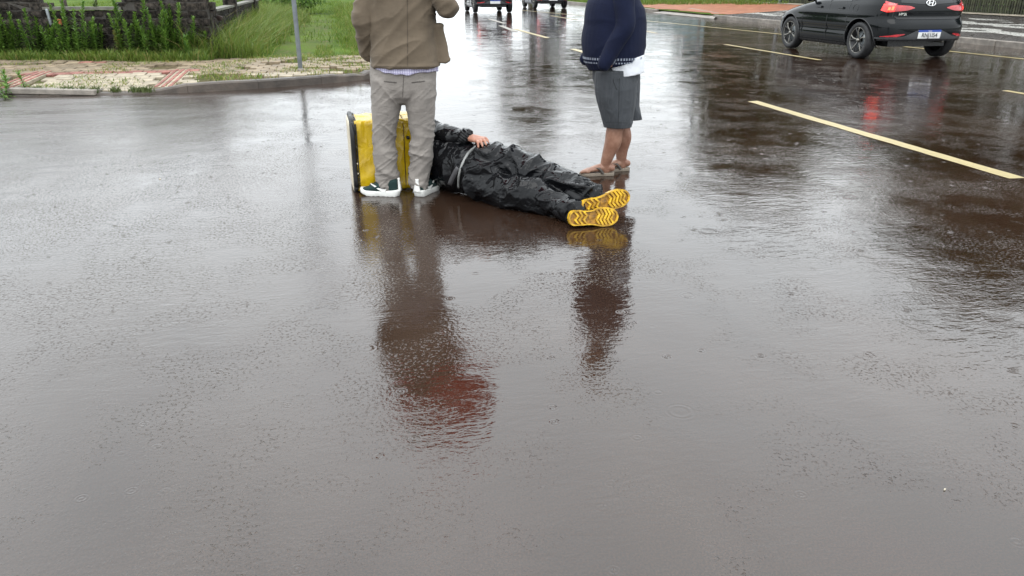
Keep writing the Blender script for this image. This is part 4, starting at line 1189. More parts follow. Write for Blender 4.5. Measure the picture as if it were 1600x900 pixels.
bp += hand_parts(nW, P(938, 112, 5.67) - nW, (0, -1, .1), 1.6, .72, 1)
bp += hand_parts(fW, P(914, 98, 6.06) - fW, (0, 1, 0), 1.6, .72, 1)
def bare_foot(ank, yaw):
    """foot pointing along yaw, five toes, standing on the sandal"""
    f_ = Vector((math.cos(yaw), math.sin(yaw), 0)); s_ = Vector((-f_.y, f_.x, 0)); b_ = Vector((ank.x, ank.y, .024)); out_ = []
    q = lambda a, s2, z: b_ + f_ * a + s_ * s2 + Vector((0, 0, z))
    out_.append(tube([(q(-.055, 0, .030), .028, .026), (q(-.02, 0, .036), .033, .034), (q(.05, 0, .034), .036, .030), (q(.11, 0, .022), .042, .020), (q(.15, .0, .014), .042, .014)], s_, 18, 4))
    out_.append(tube([(Vector(ank), .036, .034), (q(.005, 0, .05), .037, .034)], s_, 16, 3))
    for i, (o_, l_, r_) in enumerate(((.034, .192, .0125), (.014, .190, .0092), (-.004, .183, .0086), (-.021, .174, .0082), (-.036, .163, .0085))):
        out_.append(tube([(q(.135, o_, .012), r_ * 1.05), (q(l_ - .018, o_ * 1.02, .013), r_), (q(l_, o_, .008), r_ * .9)], s_, 10, 3))
    return out_
YN, YF = R(184), R(196)
gn, gf_ = G(950, 275), G(973, 266)
nA2 = Vector((gn.x, gn.y, nA.z)); fA2 = Vector((gf_.x, gf_.y, fA.z))
bp += bare_foot(nA, YN) + bare_foot(fA, YF)
fuse('body', rel(bp, rB), M['skin_tan'], mn, .0042, 3); eyes(hq2, mn, rB)
fuse('hair', rel([ball(hq2(0, -.022, .050), .088, .105, .090), ball(hq2(0, -.07, -.01), .070, .050, .07)], rB), M['hair_grey'], mn, .006, 4, lambda p, n: .006 * noise.noise(p * 60))
def flipflop(ank, yaw):
    L = .275; root = bpy.data.objects.new('flip_flop', None); link(root, mn); root.empty_display_size = .05
    f_ = Vector((math.cos(yaw), math.sin(yaw), 0)); root.location = Vector((ank.x, ank.y, 0)) - f_ * .072 - rB; root.rotation_euler = (0, 0, yaw - math.pi / 2)
    vs, fs = slab_mesh(sole_outline(L, 40, .050, .043, .040), .001, .024, 0, .03); mesh('sole', vs, fs, M['sandal'], root)
    for k in (-1, 1):
        v_, f2 = tube([(Vector((k * .046, .095, .022)), .010, .004), (Vector((k * .036, .130, .062)), .009, .004), (Vector((k * .018, .175, .058)), .007, .004), (Vector((.008, .212, .030)), .005, .004)], (0, 1, 0), 8, 5); mesh('strap', v_, f2, M['strap'], root, True)
flipflop(nA, YN); flipflop(fA, YF)
# shorts
st = []
for A, K, H_ in ((nA, nK, nH), (fA, fK, fH)):
    hem = P(966, 198, K.y) if K is nK else P(980, 186, K.y)
    st.append(tube([(H_ + Vector((0, 0, .05)), .155, .12), (lerp(H_, hem, .35) + Vector((.0, 0, 0)), .150, .125), (lerp(H_, hem, .75), .118, .110), (hem + Vector((0, 0, .012)), .105, .100), (hem, .104, .099)], fw2, 24, 5, caps=False))
st.append(tube([(PV2 + Vector((.0, 0, .13)), .165, .175), (PV2, .172, .18), (PV2 - Vector((0, 0, .06)), .165, .175)], fw2, 28))
def sw(p, n):
    v1 = ridge(p + Vector((p.z * .45, 0, 0)), 4.6, 4.6, 1.5, 3.0, .5, 1.4) - .45
    return (1 - abs(n.z)) * .030 * v1 * sstep(.90, .5, p.z) + (1 - abs(n.z)) * .004 * (ridge(p, 5, 5, 7, 6.0, .7, 1.4) - .4) + .003 * math.exp(-((p.z - .405) / .010) ** 2) * (1 - abs(n.z))
sho = fuse('shorts', rel(st, rB), M['shorts'], mn, .0055, 4, sw)
strip_on('side_seam', along((968, 122), (966, 195), 20), .0020, M['seam_grey'], (sho,), rB, mn, .0015, 2)
strip_on('pocket_slit', [(958, 124), (960, 131), (964, 140)], .0030, M['seam_grey'], (sho,), rB, mn, .0015, 2)
strip_on('hem_stitching', along((946, 191), (984, 192), 16), .0014, M['seam_grey'], (sho,), rB, mn, .0015, 2)
# shirt tail and sweater
fuse('shirt_tail', rel([tube([(PV2 + Vector((.020, 0, .10)), .180, .205), (PV2 + Vector((.036, 0, .01)), .165, .20), (PV2 + Vector((.040, 0, -.018)), .160, .198)], fw2, 32, caps=False)], rB), M['white_cotton'], mn, .006, 3, lambda p, n: .004 * math.sin(math.atan2(p.y, p.x) * 13) * (1 - abs(n.z)))
hz2 = P(955, 103, 5.70).z
swp = [tube([(Vector((PV2.x - .005, 5.89, hz2)), .208, .215), (Vector((PV2.x - .022, 5.89, hz2 + .07)), .228, .225), (Vector((PV2.x - .030, 5.89, hz2 + .17)), .236, .225), (Vector((PV2.x - .026, 5.89, hz2 + .27)), .225, .22), (Vector((CH2.x + .024, 5.89, hz2 + .40)), .205, .21), (Vector((CH2.x + .03, 5.89, hz2 + .49)), .15, .18), (NK2 + Vector((0, 0, -.01)), .075, .08)], fw2, 36, 6, caps=False)]
for S, E_, W_ in ((nS, nE, nW), (fS, fE, fW)):
    swp.append(tube([(S, .085), (lerp(S, E_, .5), .074), (E_, .066), (lerp(E_, W_, .55), .060), (W_, .056), (lerp(E_, W_, 1.22), .054), (lerp(E_, W_, 1.42), .048)], seg=20, sub=6))
def kw(p, n):
    low = sstep(hz2 + .14, hz2 + .02, p.z)
    return .006 * (ridge(p + Vector((p.z * .6, 0, 0)), 3.2, 3.2, 4, 4.0, .6, 1.4) - .4) * (1 - low) + .0008 * low * math.sin(math.atan2(p.y, p.x) * 40)
swo = fuse('sweater', rel(swp, rB), M['sweater'], mn, .0055, 5, kw)
swb = BVHTree.FromPolygons([v.co + rB for v in swo.data.vertices], [tuple(p.vertices) for p in swo.data.polygons])
# pale dotted trim above the hem
M['trim'] = pmat('pale_trim', (.20, .22, .27), .8)
for zz, nn in ((hz2 + .018, 66), (hz2 + .045, 66)):
    vs, fs = [], []
    for k in range(nn):
        a = 2 * math.pi * k / nn
        t_ = (zz - hz2) / .07; ra, rb_ = lerp(.208, .228, t_) + .0065, lerp(.215, .225, t_) + .0065
        c = Vector((PV2.x - .005 - .017 * t_, 5.89, zz)) + fw2 * ra * math.cos(a) + sd2 * rb_ * math.sin(a)
        c = swb.find_nearest(c)[0]; tn = (-fw2 * math.sin(a) + sd2 * math.cos(a)) * .0055; no = (fw2 * math.cos(a) + sd2 * math.sin(a)) * .0035
        o = len(vs); u3 = Vector((0, 0, .008 if zz > hz2 + .03 else .005))
        for s1 in (-1, 1):
            vs += [c - tn - u3 + no * s1, c + tn - u3 + no * s1, c + tn + u3 + no * s1, c - tn + u3 + no * s1]
        fs += [(o + 4, o + 5, o + 6, o + 7), (o, o + 3, o + 2, o + 1), (o, o + 1, o + 5, o + 4), (o + 2, o + 3, o + 7, o + 6), (o + 1, o + 2, o + 6, o + 5), (o + 3, o, o + 4, o + 7)]
    tag(mesh('hem_pattern', [v - rB for v in vs], fs, M['trim'], mn), kind='stuff')

# ---------------------------------------------------------------- the one lying on the road in a rain suit
lB = Vector((-.22, 5.20, 0))
ly = person('person', 'person in black rain suit and yellow soled boots lying on the wet road', lB)
hip = Vector((-.22, 5.20, .185)); wst = Vector((-.39, 5.35, .19)); chs = Vector((-.55, 5.50, .215)); shd = Vector((-.66, 5.62, .22)); nck = Vector((-.75, 5.71, .17)); hdl = Vector((-.86, 5.80, .135))
uk = Vector((.235, 4.985, .185)); lk = Vector((.16, 4.83, .105))
ua, la = Vector((.545, 4.70, .125)), Vector((.43, 4.58, .068))
upv = Vector((0, 0, 1)); ax = (shd - hip).normalized(); front = Vector((.66, .72, .22)).normalized()
rs, re_, rw = Vector((-.64, 5.55, .42)), P(688, 210, 5.42), P(731, 214, 5.27)
hp, hq3 = head_parts(hdl, front, (nck - shd).normalized() * 1.0)
bp = hp + [tube([(shd, .055), (nck, .055), (hdl, .055)], seg=14, sub=3)]
bp += [tube([(hip, .13, .10), (wst, .12, .09), (chs, .15, .095), (shd, .14, .08), (nck, .06, .06)], upv, 20)]
bp.append(tube([(hip + Vector((0, 0, .06)), .08), (uk, .056), (lerp(uk, ua, .4), .052), (ua, .038)], seg=12)); bp.append(tube([(hip - Vector((0, .03, .07)), .08), (lk, .052), (lerp(lk, la, .4), .048), (la, .036)], seg=12))
bp.append(tube([(lerp(shd, rs, .5), .04), (rs, .04), (re_, .026), (lerp(re_, rw, .7), .022), (rw, .026)], seg=12))
lfE, lfW = Vector((-.45, 5.78, .07)), Vector((-.62, 5.92, .06))
bp.append(tube([(shd - Vector((0, 0, .12)), .05), (lfE, .038), (lfW, .027)], seg=12))
# trousers of the rain suit, loose and crumpled
pt = [tube([(lerp(hip, wst, .55), .165, .135), (hip, .172, .148), (lerp(hip, uk, .25) - Vector((0, .02, .02)), .158, .145)], upv, 28),
      tube([(hip + Vector((.02, 0, .068)), .122, .12), (lerp(hip, uk, .3) + Vector((0, 0, .075)), .118, .118), (lerp(hip, uk, .6) + Vector((0, 0, .052)), .110, .115), (uk, .102, .10), (lerp(uk, ua, .45) + Vector((0, 0, .008)), .090, .088), (lerp(uk, ua, .78), .078, .078), (lerp(uk, ua, .94), .060, .060)], upv, 24, 6),
      tube([(hip - Vector((.0, .05, .06)), .12, .13), (lerp(hip, lk, .55) - Vector((0, .045, .052)), .108, .118), (lk, .098, .10), (lerp(lk, la, .5), .082, .085), (lerp(lk, la, .78), .070, .074), (lerp(lk, la, .94), .056, .058)], upv, 24, 6)]
legdir = (ua - hip).normalized()
def crumple(scale):
    def f(p, n):
        if p.z < .012 and n.z < -.5: return 0.0
        ac = p.dot(legdir)
        q = p + Vector((0, 0, ac * .25))
        r1 = ridge(q, 3.6, 3.6, 4.6, 2.2, .8, 1.5) - .40
        r2 = ridge(p - Vector((0, 0, ac * .5)), 7.5, 7.5, 8.5, 7.7, .9, 1.5) - .40
        r3 = ridge(p, 15, 15, 17, 4.1, .7, 1.6) - .35
        return max(scale * (.033 * r1 + .015 * r2 + .0022 * r3), -.012)
    return f
def flat_ground(o):
    for v in o.data.vertices:
        if v.co.z < .002: v.co.z = .002
rtr = fuse('rain_trousers', rel(pt, lB), M['rain'], ly, .0055, 3, crumple(1.0)); flat_ground(rtr)
jt = [tube([(lerp(hip, wst, .35), .182, .158), (wst, .185, .155), (chs, .205, .150), (shd, .20, .135), (nck - (nck - shd) * .3, .09, .09)], upv, 30, 6),
      tube([(rs, .085), (lerp(rs, re_, .5) + Vector((0, 0, .01)), .078), (re_, .070), (lerp(re_, rw, .5), .062), (lerp(re_, rw, .9), .050)], seg=20, sub=6),
      tube([(shd - Vector((0, 0, .10)), .085), (lfE, .066), (lerp(lfE, lfW, .9), .05)], seg=16),
      tube([(nck + Vector((0, 0, .02)), .09), (lerp(nck, hdl, .55), .105), (hdl + Vector((0, 0, .01)) - (hdl - nck) * .1, .112)], seg=20)]
rj = fuse('rain_jacket', rel(jt, lB), M['rain'], ly, .0055, 3, crumple(.75)); flat_ground(rj)
fuse('cuff', rel([tube([(lerp(re_, rw, .82), .056), (lerp(re_, rw, .9), .060), (lerp(re_, rw, .98), .055)], seg=18)], lB), M['rain'], ly, .005, 2, lambda p, n: .004 * math.sin(p.z * 300 + p.x * 200))
# pale reflective band along the jacket's hem
M['band'] = pmat('reflective_band', (.25, .25, .24), .35, var=.15)
M['grey_lining'] = pmat('grey_lining', (.075, .072, .075), .6, var=.2)
from mathutils.bvhtree import BVHTree
# the hand resting on the hip: knuckles up, fingers bending down over the thigh
def on_suit(x, y, off):
    h_ = None
    while h_ is None: h_ = cast(x, y, (rj, rtr), lB); y += 1.0
    return h_[0] + h_[1] * off * .3 + (Vector((0, 0, CAMH)) - h_[0]).normalized() * off * .7
HK = on_suit(750, 221, .024) + Vector((0, 0, .012)); hd_ = (HK - rw).normalized()
tips = [on_suit(770, 229, .010), on_suit(765.5, 233, .010), on_suit(758, 236, .010), on_suit(749.5, 237, .010)]
sdh = (P(760, 213, 5.19) - P(740, 223, 5.11)).normalized()
bp.append(tube([(rw - hd_ * .05, .027, .022), (rw + hd_ * .01, .030, .022), (lerp(rw, HK, .6), .040, .019), (HK, .040, .015)], sdh, 16, 4, expo=2.5))
for i, tp in enumerate(tips):
    kn = HK + sdh * (.031 - i * .0205) + hd_ * .002; L_ = (.078, .084, .078, .062)[i]
    d_ = tp - kn; tp2 = kn + d_.normalized() * min(d_.length, L_ * 1.05); mid = lerp(kn, tp2, .48) + Vector((0, -.004, .014))
    bp.append(tube([(kn - hd_ * .03, .0098), (kn + Vector((0, 0, .003)), .0102), (mid, .0093), (lerp(mid, tp2, .6) + Vector((0, -.001, .004)), .0085), (tp2, .0068)], sdh, 10, 4))
tb = rw + hd_ * .035 + sdh * .026 - Vector((0, 0, .008))
bp.append(tube([(tb, .015), (tb + sdh * .022 + hd_ * .024 - Vector((0, 0, .006)), .0125), (tb + sdh * .026 + hd_ * .048 - Vector((0, 0, .016)), .010), (tb + sdh * .024 + hd_ * .064 - Vector((0, 0, .026)), .008)], (0, 0, 1), 10, 3))
bp += hand_parts(lfW, Vector((-.7, .6, -.1)), (0, 0, -1), .5)
fuse('body', rel(bp, lB), M['skin'], ly, .0040, 2); eyes(hq3, ly, lB)
fuse('hair', rel([ball(hq3(0, -.022, .045), .088, .105, .09)], lB), M['hair'], ly, .006, 4)
strip_on('reflective_band', [(742, 230), (733, 238), (725, 251), (719, 266), (716.5, 280), (717, 293), (720, 303)], .0065, M['band'], (rj, rtr), lB, ly)
strip_on('grey_panel', [(716, 262), (709, 274), (703, 288), (699, 303)], .016, M['grey_lining'], (rj, rtr), lB, ly)
# boots
def boot(ank, sole_c, toe, nrm, L, knee):
    toe = Vector(toe).normalized(); nrm = Vector(nrm); nrm = (nrm - toe * nrm.dot(toe)).normalized(); wd = toe.cross(nrm)      # nrm points out of the sole
    Mx = Matrix((wd, toe, nrm)).transposed().to_4x4(); Mx.translation = Vector(sole_c) - toe * L / 2 - lB
    root = bpy.data.objects.new('boot', None); link(root, ly); root.matrix_local = Mx; root.empty_display_size = .05
    ol = sole_outline(L, 44, .056, .043, .045)
    vs, fs = slab_mesh(ol, -.022, .0, 0, .02); so = mesh('sole', vs, fs, M['yellow_groove'], root)
    rim = []; n = len(ol)
    vs, fs = [], []
    cy = L / 2
    for x, y in ol:
        for k, z in ((1.04, -.024), (1.04, .010), (.88, .010), (.88, -.003)): vs.append(Vector((x * k, cy + (y - cy) * (1 + (k - 1) * .45), z)))
    for i in range(n):
        j = (i + 1) % n
        for q in range(3): fs.append((i * 4 + q, j * 4 + q, j * 4 + q + 1, i * 4 + q + 1))
    mesh('welt', vs, fs, M['yellow_sole'], so)
    def chevron(y, w, th, dep, z=.012):
        vs, fs = [], []; m = 12
        for i in range(m + 1):
            t = i / m * 2 - 1; x = t * w; yy = y + dep * (abs(((t * 1.5 + 10.5) % 2) - 1) - .5) * 2
            for dy, zz in ((-th, -.002), (-th * .8, z), (th * .8, z), (th, -.002)): vs.append(Vector((x, yy + dy, zz)))
        for i in range(m):
            for q in range(3): fs.append((i * 4 + q, i * 4 + q + 1, (i + 1) * 4 + q + 1, (i + 1) * 4 + q))
        fs += [(0, 1, 2, 3), tuple(m * 4 + q for q in (3, 2, 1, 0))]
        return mesh('lug', vs, fs, M['yellow_sole'], so)
    for y, w in ((.050, .036), (.078, .040), (.106, .038)): chevron(y * L / .32, w, .008, .010)
    for y, w in ((.188, .044), (.212, .049), (.236, .051), (.259, .049), (.281, .042)): chevron(y * L / .32, w, .0085, .009)
    vs, fs = tube([(Vector((0, .128 * L / .32, -.002)), .030, .004), (Vector((0, .165 * L / .32, -.002)), .030, .004)], (1, 0, 0), 4, 1, False); mesh('shank', vs, fs, M['yellow_groove'], so)
    # rubber upper
    inv = Mx.inverted(); kl = inv @ (Vector(knee) - lB); al = inv @ (Vector(ank) - lB)
    up = [tube([(Vector((0, .05, -.045)), .042, .036), (Vector((0, .13, -.055)), .044, .040), (Vector((0, .21, -.048)), .050, .030), (Vector((0, L - .055, -.040)), .046, .022)], (1, 0, 0), 20, 5),
          tube([(Vector((0, .055, -.035)), .043, .045), (Vector((0, .06, -.09)), .048, .052), (lerp(Vector((0, .06, -.09)), kl, .35), .058, .06)], (1, 0, 0), 20, 5)]
    fuse('upper', up, M['black_rubber'], root, .005, 4)
boot(ua, P(946, 315.5, 4.62), (.93, .30, .17), (.30, -.93, .18), .325, uk)
boot(la, P(927, 339.5, 4.50), (.97, .20, -.015), (.22, -.95, .22), .312, lk)

# ---------------------------------------------------------------- yellow delivery bag
bgB = G(598, 296); bag = empty('delivery_bag', (bgB.x, bgB.y + .12, 0), R(14)); tag(bag, 'upright yellow delivery bag with black trim behind the beige trousers', 'bag')
BX, BY, BZ = .44, .34, .50
def rbox(sx, sy, sz, r_, n=26):
    """rounded box from a gridded cube"""
    vs, fs, idx = [], [], {}
    def add(p):
        k = tuple(round(c, 5) for c in p)
        if k not in idx:
            q = Vector((max(-sx / 2 + r_, min(sx / 2 - r_, p[0])), max(-sy / 2 + r_, min(sy / 2 - r_, p[1])), max(-sz / 2 + r_, min(sz / 2 - r_, p[2]))))
            d = Vector(p) - q
            idx[k] = len(vs); vs.append(q + d.normalized() * r_ if d.length > 1e-6 else Vector(p))
        return idx[k]
    S_ = (sx / 2, sy / 2, sz / 2)
    for a in range(3):
        b, c = (a + 1) % 3, (a + 2) % 3
        for s_ in (-1, 1):
            for i in range(n):
                for j in range(n):
                    q = []
                    for di, dj in ((0, 0), (1, 0), (1, 1), (0, 1)):
                        p = [0, 0, 0]; p[a] = s_ * S_[a]; p[b] = lerp(-S_[b], S_[b], (i + di) / n); p[c] = lerp(-S_[c], S_[c], (j + dj) / n); q.append(add(p))
                    fs.append(tuple(q if s_ > 0 else q[::-1]))
    return vs, fs
vs, fs = rbox(BX, BY, BZ, .028, 44)
for v in vs:
    d = .011 * ridge(v, 6, 6, 2.6, 3.3, .8, 1.5) + .005 * ridge(v, 12, 12, 6, 6.3, .9, 1.5) - .007
    n_ = Vector((v.x / BX, v.y / BY, v.z / BZ)); v += n_.normalized() * d
    v.z += BZ / 2 + .004; v.z = max(v.z, .004)
mesh('shell', vs, fs, M['bag'], bag, True)
# cream side panel with black binding
vs, fs = rbox(.02, BY * .94, BZ * .97, .009, 14); o = mesh('side_panel', vs, fs, M['cream'], bag, True); o.location = (-BX / 2 - .010, .01, BZ / 2 + .002)
def frame_tube(name, x, y0, y1, z0, z1, r_, mat):
    c = [Vector((x, y0, z0)), Vector((x, y0, z1)), Vector((x, y1, z1)), Vector((x, y1, z0))]
    pts = []
    for i in range(4):
        a, b = c[i], c[(i + 1) % 4]; d = (b - a).normalized() * .03
        pts += [(a + d, r_), (lerp(a, b, .5), r_), (b - d, r_)]
    pts.append(pts[0]); v_, f_ = tube(pts, (1, 0, 0), 8, 4, False); return mesh(name, v_, f_, mat, bag, True)
frame_tube('binding', -BX / 2 + .006, -BY / 2 - .003, BY / 2 + .003, .014, BZ + .002, .018, M['black_plastic'])
frame_tube('zip_line', -BX / 2 + .030, -BY / 2 - .004, BY / 2 + .004, .010, BZ + .004, .0045, M['black_plastic'])
frame_tube('seam', .135, -BY / 2 - .004, BY / 2 + .004, .010, BZ + .004, .0028, pmat('seam_thread', (.10, .055, .01), .7))
for x, z in ((-.07, .40), (-.07, .12), (.165, .375), (.165, .12)):
    v_, f_ = tube([(Vector((x, -BY / 2 + .004, z)), .013), (Vector((x, -BY / 2 - .012, z)), .012)], (1, 0, 0), 12, 1); mesh('stud', v_, f_, M['black_plastic'], bag, True)
for z in (.14, .21, .33, .38):
    obj_from(box_data(.020, .012, .012, .003), 'tab', M['cream'], bag, (-BX / 2 + .018, -BY / 2 - .008, z))
v_, f_ = tube([(Vector((-BX / 2 + .005, -BY / 2 + .03, BZ - .03)), .008), (Vector((-BX / 2 + .012, -BY / 2 - .022, BZ - .005)), .008), (Vector((-BX / 2 + .022, -BY / 2 - .030, BZ - .06)), .008), (Vector((-BX / 2 + .015, -BY / 2, BZ - .10)), .008)], (1, 0, 0), 8, 5); mesh('grab_loop', v_, f_, M['black_plastic'], bag, True)
# small pale flecks of debris on the asphalt
for i, (x, y) in enumerate(((1476, 766), (250, 280))):
    vs, fs = [], []; nn = 6; rr = random.uniform(.0022, .0042)
    for z in (.001, .005):
        for k in range(nn): a = k / nn * 6.28 + random.uniform(-.2, .2); vs.append(Vector((math.cos(a) * rr * 1.7, math.sin(a) * rr * .7, z * random.uniform(.7, 1.2))))
    fs = [tuple(range(nn))[::-1], tuple(range(nn, 2 * nn))] + [(k, (k + 1) % nn, nn + (k + 1) % nn, nn + k) for k in range(nn)]
    o = mesh('chip', vs, fs, M['cream']); o.location = G(x, y); o.rotation_euler = (0, 0, random.uniform(0, 3))
    tag(o, ('tiny pale chip on bare asphalt out past the long yellow dash', 'tiny pale chip on the asphalt between the kerb and the yellow bag')[i], 'debris', 'pale chips on the road')

# ================================================================ CARS
def paint(name, col, rough=.12):
    t = NT(name); b = t.b
    co = t.n('TexCoord').outputs['Object']
    b.inputs['Base Color'].default_value = (*col, 1)
    b.inputs['Metallic'].default_value = .0; b.inputs['Specular IOR Level'].default_value = .0; b.inputs['Coat Weight'].default_value = 1.0; b.inputs['Coat Roughness'].default_value = .01; b.inputs['Coat IOR'].default_value = 1.30
    dr = t.n('TexVoronoi', feature='SMOOTH_F1'); t.l(co, dr.inputs['Vector']); dr.inputs['Scale'].default_value = 85
    d = t.rng(dr.outputs['Distance'], .38, .1); sp_ = t.n('SeparateColor'); t.l(dr.outputs['Color'], sp_.inputs[0])
    d = t.math('MULTIPLY', d, t.rng(sp_.outputs[0], .55, .7))
    bn = t.bump(d, .12, .0006); t.l(bn, b.inputs['Coat Normal'])
    t.l(t.rng(t.noise(co, 3, 4), .3, .7, .25, .45), b.inputs['Roughness'])
    return t.m
M['car_glass'] = pmat('dark_car_glass', (.006, .007, .008), .05, var=.1)
M['tyre'] = pmat('tyre', (.016, .016, .017), .6, var=.3, bump=.002, bscale=70)
M['rim'] = pmat('dark_alloy', (.21, .20, .18), .35, .8, var=.25, vscale=20)
M['rim_dark'] = pmat('black_alloy', (.020, .020, .021), .35, .3, var=.2)
M['lamp_on'] = pmat('tail_lamp_lit', (.55, .02, .012), .15, var=.2, coat=1, emit=((1, .02, .015), 1.6))
M['lamp_off'] = pmat('tail_lamp', (.42, .012, .018), .12, var=.25, coat=1)
M['lamp_glow'] = pmat('lamp_glow', (.9, .2, .05), .2, emit=((1, .10, .06), 2.4))
M['chrome'] = pmat('chrome', (.75, .75, .75), .12, 1.0, var=.05)
M['plate'] = pmat('plate_white', (.66, .66, .65), .35, var=.05)
M['plate_blue'] = pmat('plate_blue', (.02, .06, .30), .35, var=.05)
M['ink'] = pmat('plate_ink', (.02, .02, .022), .5, var=.05)
M['trim_black'] = pmat('trim_black', (.010, .010, .011), .3, var=.15)

def lathe_x(prof, seg=36):
    """profile (x, r) turned about the x axis"""
    vs, fs = [], []; n = len(prof)
    for k in range(seg):
        a = 2 * math.pi * k / seg
        for x, r_ in prof: vs.append(Vector((x, r_ * math.cos(a), r_ * math.sin(a))))
    for k in range(seg):
        k2 = (k + 1) % seg
        for i in range(n - 1): fs.append((k * n + i, k * n + i + 1, k2 * n + i + 1, k2 * n + i))
    return vs, fs
def text_mesh(name, body, size, mat, parent, Mx, depth=.003, bold=0.0):
    cu = bpy.data.curves.new(name, 'FONT'); cu.body = body; cu.size = size; cu.extrude = depth; cu.offset = bold; cu.align_x = 'CENTER'; cu.align_y = 'CENTER'
    o = bpy.data.objects.new(name, cu); COL.objects.link(o)
    dg = bpy.context.evaluated_depsgraph_get(); dg.update()
    me = bpy.data.meshes.new_from_object(o.evaluated_get(dg), depsgraph=dg); bpy.data.objects.remove(o)
    me.materials.clear(); me.materials.append(mat)
    o = bpy.data.objects.new(name, me); link(o, parent); o.matrix_local = Mx; return o

def interp(tab, z):
    if z <= tab[0][0]: return tab[0][1]
    for (a, va), (b, vb) in zip(tab, tab[1:]):
        if z <= b: t = (z - a) / (b - a); return lerp(va, vb, t)
    return tab[-1][1]
def smooth_tab(tab):
    return cat([tuple(map(float, q)) for q in tab], 6)

